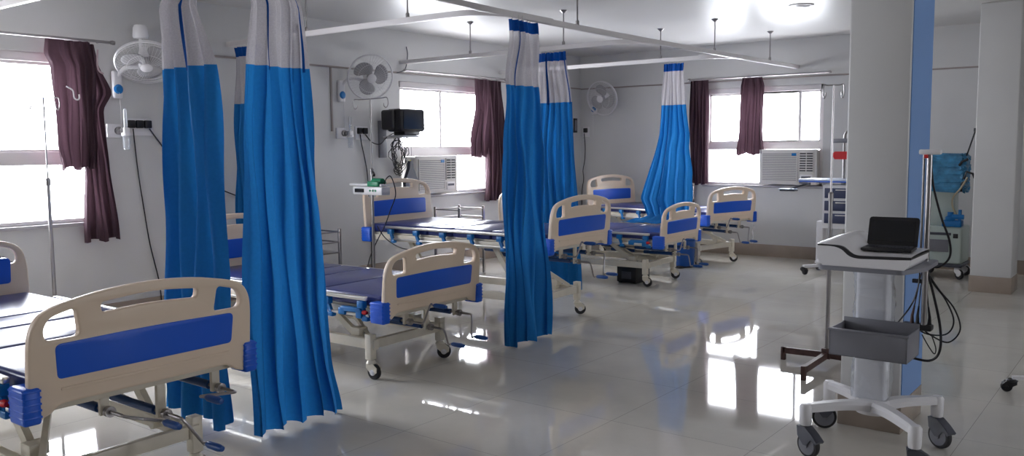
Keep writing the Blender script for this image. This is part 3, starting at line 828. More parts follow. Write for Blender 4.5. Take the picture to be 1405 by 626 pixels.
def bed(cx, cy, rot, z0, label, head_extra=.11, cranks=((-.20, 60, .13), (.02, -70, .13), (.26, -100, .17)), rails=True, head_z=0.0, cast=R(20), clamp=False):
    r = empty('hospital_bed', (cx, cy, 0), rot)
    tag(r, label, 'hospital bed', 'hospital beds in a row')
    L = 2.08
    make_board('footboard', 0, 1, z0, .472, .148, .285, r, .10)
    make_board('headboard', -L, -1, z0 + head_z, .472 + head_extra, .225, .375, r, .08)
    fr = MB()
    for s in (-1, 1):
        fr.box(-L + .02, -.02, s * .43 - .02, s * .43 + .02, z0 + .015, z0 + .075, ch=.005)
    for x in (-L + .04, -1.55, -1.05, -.62, -.05):
        fr.box(x - .02, x + .02, -.41, .41, z0 + .02, z0 + .07, ch=.004)
    fr.build('bed_frame', M['cream'], r)
    MB().box(-L + .04, -.04, -.43, .43, z0 + .077, z0 + .090, ch=.003).build('mattress_deck', M['cream'], r)
    for (x0, x1) in ((-2.045, -1.335), (-1.325, -1.045), (-1.035, -.615), (-.605, -.035)):
        m = MB(); m.box(x0, x1, -.445, .445, z0 + .091, z0 + .168, ch=.018)
        m.build('mattress_section', M['mattress'], r)
    # collapsed side rails
    for s in (-1, 1):
        y = s * .487
        sr = MB(); sr.box(-1.80, -.12, y - .014, y + .014, z0 + .135, z0 + .160, ch=.006)
        sr.box(-1.76, -.10, y - .008, y + .008, z0 + .030, z0 + .048, ch=.004)
        sr = sr.build('side_rail', M['alu'], r)
        for k in range(6):
            x = -1.74 + k * .315
            bk = MB(); bk.box(x - .028, x + .028, y - .02, y + .02, z0 + .085, z0 + .132, ch=.006)
            bk.bar((x, y, z0 + .10), (x + .035, y, z0 + .02), .022, .026, up=(1, 0, 0))
            bk.box(x + .01, x + .06, y - .018, y + .018, z0 + .005, z0 + .035, ch=.006)
            bk.build('rail_bracket', M['tealpl'], sr)
    # clamp at foot end
    k_ = MB(); y = -.492
    k_.box(-.36, -.30, y - .02, y + .02, z0 + .03, z0 + .075, ch=.006); k_.box(-.34, -.16, y - .02, y + .02, z0 + .055, z0 + .085, ch=.006); k_.box(-.20, -.15, y - .02, y + .02, z0 + .02, z0 + .075, ch=.006)
    k_ = k_.build('rail_latch', M['tealpl'], r)
    MB().lathe([(0, -.03), (.012, -.03), (.016, 0), (.010, .02), (0, .02)], (-.135, y, z0 + .06), axis='x', n=12).build('latch_knob', M['red'], k_)
    # base
    ba = MB(); zb0, zb1 = .195, .262
    for s in (-1, 1):
        ba.box(-1.95, -.20, s * .33 - .022, s * .33 + .022, zb0, zb1, ch=.005)
        for x in (-1.95, -.24):
            ba.box(x - .027, x + .027, s * .345 - .027, s * .345 + .027, .13, zb1 + .035, ch=.005)
    for x in (-1.93, -.24): ba.box(x - .02, x + .02, -.33, .33, zb0 + .004, zb1 - .004, ch=.004)
    ba.build('base_frame', M['cream'], r)
    for (x, s) in ((-.24, -1), (-.24, 1), (-1.95, -1), (-1.95, 1)):
        caster(r, x, s * .345, .14, cast + .3 * s)
    # lift arms (hi-lo linkage)
    hz = z0 + .01
    for x in (-.62, -1.62):
        for s in (-1, 1):
            a = MB(); a.bar((x + .20, s * .27, zb1 - .02), (x - .08, s * .27, hz), .03, .045)
            a.cyl((x + .20, s * .27 - .03, zb1 - .015), (x + .20, s * .27 + .03, zb1 - .015), .022, 12)
            a.build('lift_arm', M['cream'], r)
        MB().cyl((x - .08, -.30, hz), (x - .08, .30, hz), .018, 12).build('torque_tube', M['darkblue'], r)
        for s in (-1, 1):
            MB().box(x + .16, x + .24, s * .27 - .04, s * .27 + .04, zb1, zb1 + .05, ch=.004).build('pivot_block', M['cream'], r)
    dg = MB(); dg.bar((-.30, -.30, zb1), (-.72, -.05, hz - .06), .025, .03); dg.bar((-.30, .30, zb1), (-.72, .05, hz - .06), .025, .03)
    dg.build('brace', M['cream'], r)
    # cranks
    for i, (w, ang, arm) in enumerate(cranks):
        zc = z0 - .035 - (.07 if i == 1 else (.02 if i == 2 else 0))
        c = MB(); c.cyl((-.90, w, zc + .01), (.07, w, zc), .008, 10)
        a = R(ang); e = (0.10, w + arm * math.cos(a), zc + arm * math.sin(a))
        c.tube(smooth_path([(.02, w, zc), (.075, w, zc), (.095, w + .02 * math.cos(a), zc + .02 * math.sin(a)), e, (e[0] + .02, e[1], e[2]), (e[0] + .05, e[1], e[2])], 5), .0065, 8)
        c.lathe([(0, -.012), (.022, -.012), (.022, .012), (0, .012)], (-.02, w, zc), axis='x', n=14)
        c = c.build('crank', M['chrome'], r)
        MB().cyl((-.44, w, zc + .003), (-.10, w, zc + .001), .019, 14).build('crank_sleeve', M['darkblue'], c)
        MB().cyl((-.86, w, zc + .009), (-.56, w, zc + .006), .017, 14).build('screw_sleeve', M['darkblue'], c)
        MB().lathe([(0, 0), (.010, 0), (.015, .015), (.016, .08), (.011, .105), (0, .108)], (e[0] + .03, e[1], e[2]), axis='x', n=14).build('crank_handle', M['handle'], c)
    for i, (w, ang, arm) in enumerate(cranks):
        zc = z0 - .035 - (.07 if i == 1 else (.02 if i == 2 else 0))
        MB().box(-.07, -.05, w - .02, w + .02, zc - .02, z0 + .03, ch=.004).build('crank_bracket', M['cream'], r)
    return r

bed(-3.254, 1.812, R(.8), .518, 'nearest hospital bed, its beige and blue footboard filling the lower left corner', head_extra=.04, cranks=((-.16, -20, .15), (.08, -55, .15), (.34, 172, .17)))
bed(-3.891, 4.179, R(1.5), .415, 'low hospital bed with navy mattress just right of the two nearest curtains', cranks=((-.20, 60, .13), (.0, -70, .11), (.30, -95, .15)))
bed(-3.991, 6.123, R(1.4), .635, 'raised hospital bed whose footboard stands right of the narrow curtain')
bed(-4.26, 8.531, R(1.7), .433, 'low hospital bed with the curtain hem tucked over its mattress')
bed(-4.408, 10.221, R(-13.9), .532, 'farthest hospital bed, turned askew in the far corner')

# ------------------------------------------------------------------ drip stands
def drip_stand(x, y, ztop, zjoin, label, base='star', rz=0.0, hook=.115, mpole='chrome', mbase='chrome', hrz=0.0):
    r = empty('drip_stand', (x, y, 0), rz); tag(r, label, 'drip stand', 'drip stands')
    MB().cyl((0, 0, .06), (0, 0, zjoin), .0135, 14).build('lower_pole', M[mpole], r)
    MB().cyl((0, 0, zjoin - .02), (0, 0, ztop), .0065, 10).build('upper_pole', M[mpole], r)
    MB().lathe([(0, zjoin - .03), (.018, zjoin - .03), (.018, zjoin + .02), (.010, zjoin + .03), (0, zjoin + .03)], n=14).build('collar', M['steel'], r)
    k = MB(); d = Vector((math.cos(hrz), math.sin(hrz), 0))
    for s in (-1, 1):
        pts = [(0, 0), (.6, .0), (.92, .004), (1.0, -.02), (1.0, -.06), (.90, -.085), (.78, -.07), (.76, -.045)]
        k.tube(smooth_path([d * (s * hook * a) + Vector((0, 0, ztop + b)) for a, b in pts], 5), .0045, 8)
    k.build('hanging_hook', M[mpole], r)
    if base == 'star':
        for i in range(5):
            a = 2 * PI * i / 5 + .3
            b = MB(); b.bar((0, 0, .10), (.26 * math.cos(a), .26 * math.sin(a), .07), .022, .02); b.build('base_leg', M[mbase], r)
            caster(r, .26 * math.cos(a), .26 * math.sin(a), .075, a, r=.025, fork=mbase, hub='black')
        MB().cyl((0, 0, .06), (0, 0, .13), .025, 14).build('base_hub', M[mbase], r)
    else:
        for (dx, dy) in ((-.30, 0), (.30, 0), (0, -.46), (0, .40)):
            b = MB(); b.bar((0, 0, .075), (dx, dy, .068), .03, .042)
            n_ = Vector((dx, dy, 0)).normalized() * .0
            b.box(dx - .015, dx + .015, dy - .015, dy + .015, .0, .092, ch=.002)
            b.build('base_leg', M[mbase], r)
        MB().box(-.03, .03, -.03, .03, .05, .12, ch=.004).build('base_hub', M[mbase], r)
    return r
drip_stand(-5.83, 5.48, 1.955, 1.30, 'tall chrome drip stand between second and third beds carrying the pump', hook=.25, hrz=R(-5))
drip_stand(-6.68, 3.0, 1.90, 1.28, 'chrome drip stand in front of the leftmost window beside the nearest bed', hook=.11, hrz=R(60), rz=.4)
drip_stand(-1.835, 5.90, 1.90, 1.16, 'drip stand with rusty brown cross base left of the pillar', base='cross', hook=.068, mpole='steel', mbase='rust')

# infusion pump on the drip stand
p = empty('infusion_pump', (-5.83, 5.48, 1.09)); tag(p, 'white syringe pump with green parts clamped on the tall drip stand', 'infusion pump')
PM = Matrix.Rotation(R(0), 4, 'Z')
MB().box(-.13, .25, -.12, -.015, 0, .075, ch=.01).build('pump_body', M['white'], p)
MB().box(-.10, .02, -.124, -.118, .022, .056).build('pump_display', M['screen'], p)
MB().box(-.20, .22, -.10, -.02, .078, .10, ch=.008).build('syringe_carrier', M['white'], p)
g = MB(); g.box(.05, .20, -.115, -.01, .075, .125, ch=.012); g.cyl((.08, -.06, .12), (.20, -.06, .12), .03, 14); g.build('green_clamp', M['green'], p)
for k in range(3): MB().cyl((.10 + k * .035, -.126, .04), (.10 + k * .035, -.118, .04), .010, 12).build('button', M['green'], p)
MB().bar((.01, .0, .20), (.08, -.05, .175), .022, .022).build('clamp_lever', M['black'], p)
MB().box(-.025, .025, -.03, .02, .02, .09, ch=.004).build('pole_clamp', M['darkgrey'], p)
cord([(-5.62, 5.42, 1.17), (-5.60, 5.44, 1.24), (-5.56, 5.46, 1.25), (-5.55, 5.5, 1.10), (-5.62, 5.50, .95), (-5.72, 5.52, .80), (-5.85, 5.55, .66), (-6.0, 5.6, .50), (-6.15, 5.7, .38)], .005, 'black pump cord trailing from the syringe pump down past the bed head')
cord([(-5.80, 5.50, .80), (-5.70, 5.52, .68), (-5.5, 5.55, .60), (-5.2, 5.58, .62), (-5.1, 5.6, .68)], .005, 'black cord sagging under the head of the third bed')

# ------------------------------------------------------------------ steel racks beside the bed heads
def rack(x, y, h, w, d, label, rz=0):
    r = empty('bedside_rack', (x, y, 0), rz); tag(r, label, 'rack', 'low steel racks by the bed heads')
    for sx in (-1, 1):
        for sy in (-1, 1):
            MB().box(sx * w / 2 - .013, sx * w / 2 + .013, sy * d / 2 - .013, sy * d / 2 + .013, 0, h, ch=.003).build('post', M['steel'], r)
    for z in (h - .03, h - .13):
        b = MB()
        for sy in (-1, 1): b.cyl((-w / 2, sy * d / 2, z), (w / 2, sy * d / 2, z), .007, 8)
        for sx in (-1, 1): b.cyl((sx * w / 2, -d / 2, z), (sx * w / 2, d / 2, z), .007, 8)
        b.build('rail', M['chrome'], r)
    MB().box(-w / 2, w / 2, -d / 2, d / 2, h - .24, h - .225, ch=.003).build('shelf', M['steel'], r)
    MB().box(-w / 2, w / 2, -d / 2, d / 2, .16, .175, ch=.003).build('shelf', M['steel'], r)
rack(-6.62, 5.42, .735, .40, .34, 'low steel rack just right of the widest curtain, by the left wall')
rack(-6.80, 7.80, .81, .38, .44, 'low steel rack between the third and fourth bed heads')
rack(-7.17, 2.74, .68, .34, .34, 'low steel rack beside the head of the nearest bed')
rack(-5.62, 11.23, .98, .34, .22, 'steel rack behind the farthest bed under the window')

# box and bin on the floor
b = empty('black_box', (-4.77, 8.42, 0)); tag(b, 'black box on the floor under the fourth bed', 'box')
MB().box(-.12, .12, -.16, .16, .01, .185, ch=.008).build('box_body', M['black'], b)
MB().box(-.06, .06, -.163, -.155, .05, .13, ch=.002).build('grille_panel', M['darkgrey'], b)
for s in (-1, 1): MB().box(s * .09 - .02, s * .09 + .02, -.14, .14, 0, .012).build('foot', M['rubber'], b)
b = empty('pedal_bin', (-4.84, 9.82, 0)); tag(b, 'deep blue plastic pedal bin on the floor behind the fourth footboard', 'bin')
m = MB(); m.lathe([(0, .02), (.115, .02), (.12, .03), (.14, .40), (.145, .41), (.145, .43), (0, .43)], n=28); m.build('bin_body', M['bin'], b)
MB().lathe([(0, .43), (.15, .43), (.15, .455), (.10, .485), (0, .49)], n=28).build('lid', M['bin'], b)
MB().box(-.03, .05, -.20, -.11, .008, .025, ch=.005).build('pedal', M['rubber'], b)
MB().lathe([(0, 0), (.10, 0), (.10, .022), (0, .022)], n=20).build('base_ring', M['rubber'], b)

# white strip hanging off the far bed
s = MB(); vs = []
for i in range(15):
    z = -.24 * i / 14
    for k, w in enumerate((-.018, .018)):
        vs.append((.006 * math.sin(i * .9 + k), w * (1 + .25 * math.sin(i * 1.3)) + .008 * math.sin(i * .7), z))
s.add(vs, [(2 * i, 2 * i + 1, 2 * i + 3, 2 * i + 2) for i in range(14)])
s = s.build('tape_strip', cloth('white_tape', (226, 224, 224), .3), smooth=180)
sm = s.modifiers.new('thick', 'SOLIDIFY'); sm.thickness = .003
s.location = (-4.27, 10.60, .50); tag(s, 'white strip of tape dangling from the foot of the farthest bed', 'tape')

# ------------------------------------------------------------------ device cart in front of the pillar
CX, CY = -1.135, 4.40
cart = empty('equipment_cart', (CX, CY, 0)); tag(cart, 'white wheeled equipment cart wrapped in clear film in front of the pillar', 'cart')
def C(x, y, z=0.0): return Vector((x - CX, y - CY, z))
# base
bm_ = MB(); hubc = C(-1.125, 4.38, .215)
feet = [(-1.365, 4.09), (-.865, 4.05), (-1.405, 4.575), (-.885, 4.60)]
for (x, y) in feet:
    e = C(x, y, .235)
    mid = hubc.lerp(e, .45) + Vector((0, 0, .012))
    pth = smooth_path([hubc, mid, e], 5)
    n_ = len(pth)
    vs = []; fs = []
    for i, q in enumerate(pth):
        t = (pth[min(i + 1, n_ - 1)] - pth[max(i - 1, 0)]); t.z = 0; t.normalize(); sd = Vector((t.y, -t.x, 0))
        w = .046 - .022 * (i / (n_ - 1)); h_ = .026 - .004 * (i / (n_ - 1))
        for (a, b_) in ((-1, -.7), (-1, .4), (-.6, 1), (.6, 1), (1, .4), (1, -.7)):
            vs.append(q + sd * w * a + Vector((0, 0, h_ * b_)))
    for i in range(n_ - 1):
        for k in range(6): fs.append((i * 6 + k, i * 6 + (k + 1) % 6, (i + 1) * 6 + (k + 1) % 6, (i + 1) * 6 + k))
    fs.append(tuple(range(6))); fs.append(tuple((n_ - 1) * 6 + k for k in range(5, -1, -1)))
    bm_.add(vs, fs)
    bm_.lathe([(0, .155), (.026, .155), (.029, .17), (.030, .245), (.022, .258), (0, .26)], C(x, y), n=20)
bm_.lathe([(0, .18), (.08, .18), (.095, .20), (.09, .235), (.075, .25), (0, .252)], C(-1.14, 4.41), n=28)
bm_.build('base_frame', M['white'], cart)
def cart_caster(x, y, yaw):
    c = Matrix.Translation(C(x, y)) @ Matrix.Rotation(yaw, 4, 'Z')
    r = .063
    f = MB(); f.cyl((0, 0, .135), (0, 0, .165), .018, 14)
    prof = [(-.032, .150), (.02, .150), (.060, .122), (.094, .092), (.086, .082), (.055, .095), (.030, .062), (.010, .062), (-.026, .10)]
    for s in (-1, 1): f.prism(prof, 'y', min(s * .019, s * .026), max(s * .019, s * .026))
    f.prism([(-.032, .150), (.02, .150), (.060, .124), (.094, .094), (.088, .084), (.05, .108), (.0, .132), (-.028, .132)], 'y', -.021, .021)
    f.v = [c @ v for v in f.v]; fo = f.build('caster', M['darkgrey'], cart)
    w = MB(); w.lathe([(0, -.013), (r * .80, -.013), (r * .95, -.013), (r, -.008), (r, .008), (r * .95, .013), (r * .8, .013), (0, .013)], (.022, 0, r), axis='y', n=32)
    w.v = [c @ v for v in w.v]; w.build('wheel', M['rubber'], fo)
    h = MB(); h.lathe([(0, -.024), (.012, -.024), (.014, -.018), (r * .76, -.0165), (r * .80, -.012), (r * .80, .012), (r * .76, .0165), (.014, .018), (.012, .024), (0, .024)], (.022, 0, r), axis='y', n=28)
    h.v = [c @ v for v in h.v]; h.build('wheel_disc', M['greypl'], fo)
cart_caster(-1.365, 4.09, R(-25)); cart_caster(-.865, 4.05, R(20)); cart_caster(-1.405, 4.575, R(200)); cart_caster(-.885, 4.60, R(-30))
# mast
m = MB(); prof = round_poly([(-.075, -.05), (.075, -.05), (.075, .05), (-.075, .05)], .025, 5)
m.prism(prof, 'z', .24, .915); m.v = [v + C(-1.155, 4.43) for v in m.v]; m.build('mast', M['white'], cart)
m = MB(); prof = round_poly([(-.086, -.060), (.086, -.062), (.088, .060), (-.084, .060)], .03, 6)
rw = random.Random(4); K = len(prof); vs = []; fs = []; NZ = 40
for j in range(NZ + 1):
    z = .25 + .66 * j / NZ
    for k, (a, b_) in enumerate(prof):
        q = 1 + .05 * math.sin(7 * z * 3 + k * .8) + rw.uniform(-.035, .035)
        vs.append(C(-1.155 + a * q, 4.43 + b_ * q, z))
fs = [(j * K + k, j * K + (k + 1) % K, (j + 1) * K + (k + 1) % K, (j + 1) * K + k) for j in range(NZ) for k in range(K)]
m.add(vs, fs).build('film_wrap', M['wrap'], cart, smooth=60)
# basket
b = MB(); x0, x1, y0, y1, z0, z1 = -1.268, -.922, 4.105, 4.335, .513, .640
t = .006
def bb(*a, **k):
    b.box(a[0] - CX, a[1] - CX, a[2] - CY, a[3] - CY, a[4], a[5], **k)
bb(x0, x1, y0, y0 + t, z0, z1, ch=.002); bb(x0, x1, y1 - t, y1, z0, z1 + .02, ch=.002)
bb(x0, x0 + t, y0, y1, z0, z1 + .0, ch=.002); bb(x1 - t, x1, y0, y1, z0, z1, ch=.002); bb(x0, x1, y0, y1, z0, z0 + t, ch=.002)
bb(x0 - .006, x1 + .006, y0 - .006, y0 + .004, z1 - .008, z1 + .003, ch=.002)
bb(-1.20, -1.11, y1 - .005, 4.40, .55, .60, ch=.004)
b.build('basket', M['greypl'], cart)
# tray
m = MB(); m.prism(round_poly([(-1.335 - CX, 4.11 - CY), (-.955 - CX, 4.11 - CY), (-.895 - CX, 4.30 - CY), (-.905 - CX, 4.62 - CY), (-1.335 - CX, 4.62 - CY)], .03, 4), 'z', .915, .935)
m.build('tray', M['greypl'], cart)
MB().box(-1.23 - CX, -1.08 - CX, 4.34 - CY, 4.52 - CY, .885, .917, ch=.008).build('mast_bracket', M['white'], cart)
MB().lathe([(0, 0), (.013, 0), (.016, .01), (.012, .03), (0, .032)], C(-1.345, 4.14, .945), axis='x', n=14).build('tray_knob', M['white'], cart)
# cable pole
m = MB(); m.cyl(C(-.958, 4.585, .60), C(-.958, 4.585, 1.455), .0135, 14); m.cyl(C(-.984, 4.59, .93), C(-.984, 4.59, 1.452), .006, 10)
pl = m.build('cable_pole', M['steel'], cart)
MB().box(-1.005 - CX, -.905 - CX, 4.565 - CY, 4.605 - CY, 1.452, 1.478, ch=.008).build('pole_cap', M['white'], pl)
MB().box(-.978 - CX, -.962 - CX, 4.56 - CY, 4.57 - CY, 1.435, 1.452).build('cap_button', M['red'], pl)

# device on the tray: white housing with a dark swoosh
dev = empty('recorder_unit', (-1.135, 4.30, .936)); tag(dev, 'white medical recorder with curved black stripe on top of the cart', 'medical device')
def prof_dev(top, bot):
    return top + bot[::-1]
xs0 = -.205
def sm2(pts, n=8): return [(p.x, p.z) for p in smooth_path([(a, 0, b) for a, b in pts], n)]
stripe_hi = sm2([(-.200, .100), (-.13, .100), (-.085, .094), (-.045, .068), (-.01, .056), (.06, .056), (.135, .058), (.215, .060)])
stripe_lo = sm2([(-.200, .093), (-.13, .092), (-.09, .080), (-.055, .052), (-.015, .042), (.06, .044), (.135, .046), (.213, .050)])
body_bot = [(-.190, .0), (.190, .0)]
low = [(-.205, .085)] + stripe_lo + [(.205, .02), (.185, .0), (-.175, .0), (-.195, .02)]
m = MB(); m.prism(low, 'y', -.185, .17); m.build('lower_housing', M['white'], dev, smooth=30)
m = MB(); m.prism(stripe_hi + stripe_lo[::-1], 'y', -.187, .172); m.build('black_stripe', M['black'], dev, smooth=30)
# upper lid: profile sweeps back with a domed left side
top = sm2([(-.205, .104), (-.19, .112), (-.13, .135), (-.075, .130), (-.035, .090), (.0, .072), (.07, .068), (.14, .068), (.215, .066)])
hi2 = stripe_hi
m = MB(); vs = []; fs = []; n1 = min(len(top), len(hi2)); ny = 10
def lerp_list(L, k, n):
    t = k / (n - 1) * (len(L) - 1); i = min(int(t), len(L) - 2); f = t - i
    return (L[i][0] * (1 - f) + L[i + 1][0] * f, L[i][1] * (1 - f) + L[i + 1][1] * f)
NP = 40
for j in range(ny + 1):
    y = -.185 + .355 * j / ny
    f = math.sin(min(1, (j / ny) * 2.2) * PI / 2) ** .8 if j else 0
    for k in range(NP):
        a, za = lerp_list(top, k, NP); c_, zc = lerp_list(hi2, k, NP)
        vs.append(Vector((a, y, zc + .002 + (za - zc) * (f if j < ny else 1))))
for j in range(ny):
    for k in range(NP - 1): fs.append((j * NP + k, j * NP + k + 1, (j + 1) * NP + k + 1, (j + 1) * NP + k))
base_i = len(vs)
for k in range(NP):
    c_, zc = lerp_list(hi2, k, NP); vs.append(Vector((c_, -.185 + .355, zc)))
for k in range(NP - 1): fs.append((ny * NP + k, ny * NP + k + 1, base_i + k + 1, base_i + k))
m.add(vs, fs).build('top_lid', M['white'], dev, smooth=60)
# laptop resting on it
lp = empty('laptop', (-1.055, 4.27, 1.008), R(4)); lp.scale = (.88, .92, .92); tag(lp, 'small black laptop open on top of the white recorder', 'laptop')
MB().box(-.125, .125, -.085, .085, 0, .016, ch=.005).build('keyboard_base', M['black'], lp)
kb = MB()
for i in range(5):
    for j in range(13): kb.box(-.112 + j * .0172, -.098 + j * .0172, -.02 + i * .018, -.006 + i * .018, .016, .0185)
kb.build('keys', M['darkgrey'], lp, smooth=None)
T = Matrix.Translation((0, .085, .014)) @ Matrix.Rotation(R(-22), 4, 'X')
m = MB(); pr = round_poly([(-.127, 0), (.127, 0), (.127, .155), (-.127, .155)], [.005, .005, .018, .018], 5)
m.prism(pr, 'y', -.004, .006); m.v = [T @ v for v in m.v]; m.build('screen_lid', M['black'], lp)
m = MB(); m.box(-.108, .108, -.0055, -.0040, .022, .135); m.v = [T @ v for v in m.v]; m.build('display', M['screen'], lp)

# leads hanging from the right side of the cart
def lead(pts, r_, label, m='black'):
    return cord(pts, r_, label, 'cable', 'patient_lead', m, 'leads hanging off the cart')
ly = 4.62
lead([(-.955, 4.60, 1.43), (-.94, 4.60, 1.30), (-.90, 4.60, 1.15), (-.86, 4.61, 1.03), (-.86, 4.62, .95), (-.905, 4.62, .90), (-.96, 4.61, .905)], .0055, 'black cable arching from the pole top down to the tray of the cart')
lead([(-.965, ly, .90), (-.93, ly, .82), (-.87, ly, .74), (-.83, ly, .64), (-.86, ly, .57), (-.95, ly, .56), (-1.02, ly, .60)], .004, 'smaller loop of the grey leads at the right of the cart')
lead([(-.975, ly - .01, .90), (-.90, ly - .01, .79), (-.83, ly, .70), (-.80, ly, .60), (-.85, ly, .53), (-.93, ly, .555), (-.99, ly, .60)], .004, 'widest loop of the leads at the right of the cart')
lead([(-.96, ly - .02, .90), (-.92, ly - .02, .76), (-.885, ly - .02, .60), (-.885, ly - .02, .48), (-.93, ly - .02, .43), (-1.02, ly - .02, .435)], .0065, 'thick black cable curling below the lead clips on the cart', 'black')
lead([(-.985, ly - .03, .90), (-.99, ly - .03, .80), (-1.02, ly - .03, .70), (-1.06, 4.50, .62)], .004, 'straight thin lead slanting from tray to basket side on the cart')
lead([(-.965, ly - .03, .56), (-.93, ly - .03, .50), (-.905, ly - .03, .47), (-.90, ly - .03, .50), (-.92, ly - .03, .56)], .003, 'tiny dangling loop under the lead clips on the cart')
cl = empty('lead_clips', (-.97, 4.60, .60)); tag(cl, 'cluster of black lead clips on a hanger at the right of the cart', 'clips')
MB().box(-.09, .05, -.03, .03, -.02, .012, ch=.008).build('clip_holder', M['black'], cl)
for i, x_ in enumerate((-.045, -.02, .01, .035)):
    g = MB(); g.tube([(x_, 0, .01), (x_, 0, .05), (x_ * .8, 0, .10)], [.010, .007, .004], 8); g.tube([(x_ * .8, 0, .10), (x_ * .4, 0, .22), (.0, 0, .31)], .003, 6)
    g.build('clip', M['rust' if i % 2 == 0 else 'black'], cl)
MB().box(-.05, .02, -.01, .01, .215, .235, ch=.003).build('cross_clip', M['black'], cl)
MB().box(-.03, -.01, -.02, .02, -.12, -.02, ch=.003).build('holder_stem', M['tealpl'], cl)

# ------------------------------------------------------------------ far trolley beyond the drip stand
tx, ty = -3.05, 10.25
tw = empty('monitor_trolley', (tx, ty, 0)); tag(tw, 'tall white trolley with drawers and pole, half hidden left of the pillar', 'trolley')
b = MB(); b.box(-.28, .28, -.03, .03, .09, .12, ch=.008)
for s in (-1, 1): b.bar((s * .10, 0, .105), (s * .36, -.24, .095), .05, .03); b.bar((s * .10, 0, .105), (s * .36, .24, .095), .05, .03)
b.build('base_frame', M['white'], tw)
for sx in (-1, 1):
    for sy in (-1, 1): caster(tw, sx * .36, sy * .24, .09, R(30 * sx), r=.035, fork='black', hub='black')
MB().box(-.28, -.20, -.06, .06, .12, .62, ch=.012).build('pillar', M['white'], tw)
MB().box(-.02, .03, -.03, .03, .12, 1.08, ch=.008).build('pillar', M['alu'], tw)
MB().box(-.45, .36, -.22, .24, 1.085, 1.115, ch=.008).build('worktop', M['paleblue'], tw)
MB().box(-.44, .35, -.225, -.218, 1.080, 1.094).build('worktop_edge', M['bluepl'], tw)
d = MB(); d.box(-.17, .30, -.20, .20, .55, 1.05, ch=.008); d = d.build('drawer_cabinet', M['white'], tw)
for i in range(3):
    z = .61 + i * .145
    q = MB().box(-.145, .275, -.215, -.198, z, z + .115, ch=.006).build('drawer', M['navybin'], d)
    MB().box(-.02, .15, -.228, -.214, z + .09, z + .10, ch=.003).build('handle', M['alu'], q)
k = MB(); k.bar((-.44, -.20, 1.075), (-.30, -.25, 1.06), .02, .03); k.bar((-.55, -.30, .985), (-.34, -.24, 1.06), .02, .02); k.box(-.62, -.44, -.36, -.24, .975, .995, ch=.006)
k.build('tray_arm', M['darkgrey'], tw)
MB().box(-.63, -.45, -.37, -.23, .995, 1.006, ch=.004).build('side_tray', M['paleblue'], tw)
pz = MB(); pz.tube(smooth_path([(-.03, .10, 1.11), (-.03, .10, 1.55), (-.02, .10, 1.64), (.04, .10, 1.68), (.20, .10, 1.68), (.26, .10, 1.64), (.27, .10, 1.55), (.27, .10, 1.11)], 5), .013, 10)
pz.build('gantry_pole', M['chrome'], tw)
MB().box(-.16, .34, .02, .18, 1.53, 1.58, ch=.008).build('top_shelf', M['greypl'], tw)
MB().prism(round_poly([(-.14, 1.37), (-.12, 1.34), (.12, 1.34), (.12, 1.43), (-.12, 1.43), (-.15, 1.40)], .01, 3), 'y', .04, .14).build('red_holder', M['red'], tw)

# ------------------------------------------------------------------ ventilator between the pillars
vx, vy = -2.08, 10.80
ve = empty('ventilator', (vx, vy, 0)); tag(ve, 'pale ventilator machine with blue crumpled covering between the two pillars', 'ventilator')
MB().box(-.24, .24, -.24, .24, .13, .17, ch=.015).build('chassis', M['darkgrey'], ve)
MB().box(-.23, .23, -.23, .23, .165, .585, ch=.03).build('cabinet', M['mint'], ve)
MB().box(-.19, .10, -.245, -.228, .30, .44, ch=.006).build('drawer_front', M['greypl'], ve)
MB().box(-.20, .12, -.242, -.228, .49, .52, ch=.004).build('grab_slot', M['darkgrey'], ve)
MB().box(.14, .19, -.236, -.228, .46, .51, ch=.003).build('label_plate', M['black'], ve)
MB().box(-.17, .12, -.10, .14, .58, 1.02, ch=.02).build('column_housing', M['mint'], ve)
sc_ = MB().box(-.22, .20, -.17, .05, 1.0, 1.385, ch=.025).build('display_head', M['mint'], ve)
# crumpled blue film round the display
m = MB(); rw = random.Random(9); NU_, NV_ = 44, 26; vs = []
ring_ = round_poly([(-.245, -.20), (.225, -.20), (.235, .08), (-.245, .08)], .05, 5)
per = [Vector((a, b_, 0)) for a, b_ in ring_]; K = len(per)
def onring(t):
    i = t * K; a = int(i) % K; f = i - int(i); return per[a].lerp(per[(a + 1) % K], f)
for j in range(NV_ + 1):
    v = j / NV_
    for i in range(NU_):
        p_ = onring(i / NU_); q = 1 + rw.uniform(-.07, .07)
        cen = Vector((-.01, -.06, 0)); pp = cen + (p_ - cen) * q * (1 if v < .94 else .9)
        vs.append(Vector((pp.x, pp.y, .975 + .425 * v + rw.uniform(-.008, .008) + (.015 * math.sin(i) if j == 0 else 0))))
fs = [(j * NU_ + i, j * NU_ + (i + 1) % NU_, (j + 1) * NU_ + (i + 1) % NU_, (j + 1) * NU_ + i) for j in range(NV_) for i in range(NU_)]
fs.append(tuple(NV_ * NU_ + i for i in range(NU_)))
m.add(vs, fs).build('blue_film', M['drape'], ve, smooth=25)
m = MB(); m.tube([(.20, -.05, 1.33), (.30, -.10, 1.66)], .008, 8); m.tube([(.30, -.10, 1.66), (.36, -.12, 1.66)], .014, 8); m.lathe([(0, -.02), (.02, -.02), (.02, .02), (0, .02)], (.30, -.10, 1.66), n=12)
m.build('support_arm', M['black'], ve)
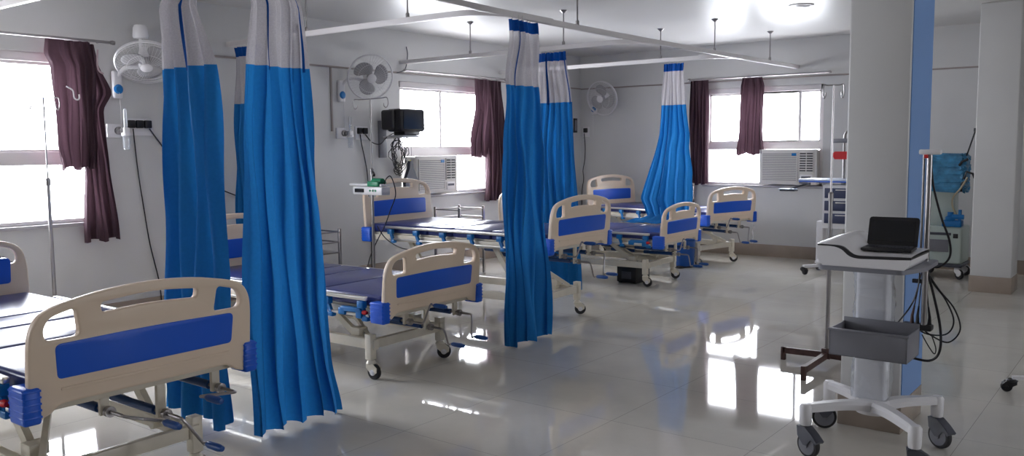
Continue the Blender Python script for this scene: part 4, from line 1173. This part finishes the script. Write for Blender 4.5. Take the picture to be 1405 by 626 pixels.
m = MB(); m.tube([(.17, -.20, 1.27), (.20, -.22, 1.31), (.26, -.22, 1.34)], .014, 8); m.tube([(.22, -.2, 1.12), (.25, -.22, 1.20), (.31, -.22, 1.18), (.33, -.22, 1.13)], .013, 8); m.tube([(.20, -.22, .98), (.21, -.22, 1.08), (.25, -.22, 1.10)], .012, 8)
m.build('arm_joint', M['black'], ve)
MB().tube(smooth_path([(.26, -.22, 1.14), (.20, -.24, 1.02), (.13, -.24, .92), (.12, -.22, .82), (.16, -.2, .72)], 6), .010, 8).build('breathing_hose', mat('beige_hose', (180, 168, 140), .5), ve)
m = MB(); m.lathe([(0, 0), (.05, 0), (.055, .03), (.03, .05), (.03, .09), (0, .09)], (.10, -.20, .66), n=16); m.tube([(.12, -.22, .70), (.24, -.22, .70)], .028, 10); m.tube([(.20, -.22, .66), (.20, -.22, .78)], .018, 10)
m.build('valve_block', M['tealpl'], ve)
MB().box(.02, .22, -.24, -.10, .585, .66, ch=.015).build('valve_base', M['tealpl'], ve)
for sx in (-1, 1):
    for sy in (-1, 1): caster(ve, sx * .19, sy * .19, .13, R(-35), r=.055, fork='white', hub='white')

# stand base just entering the frame at the right
st = empty('wheeled_stand', (-.35, 6.04, 0)); tag(st, 'white wheeled stand base whose black caster peeks in at the right edge', 'stand')
for i in range(5):
    a = R(198) + 2 * PI * i / 5
    MB().bar((0, 0, .12), (.40 * math.cos(a), .40 * math.sin(a), .085), .032, .022).build('base_leg', M['white'], st)
    caster(st, .40 * math.cos(a), .40 * math.sin(a), .08, a, r=.032, fork='black', hub='black')
MB().cyl((0, 0, .10), (0, 0, 1.3), .016, 14).build('pole', M['chrome'], st)
MB().cyl((0, 0, .09), (0, 0, .16), .035, 18).build('base_hub', M['white'], st)
MB().lathe([(0, 1.28), (.13, 1.28), (.14, 1.30), (.13, 1.33), (0, 1.33)], n=24).build('instrument_tray', M['steel'], st)

# ceiling fitting
cf = empty('ceiling_light', (-3.05, 8.72, ZC)); tag(cf, 'small round unlit ceiling light near the top edge', 'ceiling light')
MB().lathe([(0, -.012), (.10, -.012), (.12, -.006), (.125, 0), (0, 0)], n=32).build('rim', M['rail'], cf)
MB().lathe([(0, -.030), (.05, -.026), (.085, -.012), (0, -.012)], n=32).build('diffuser', M['white'], cf)
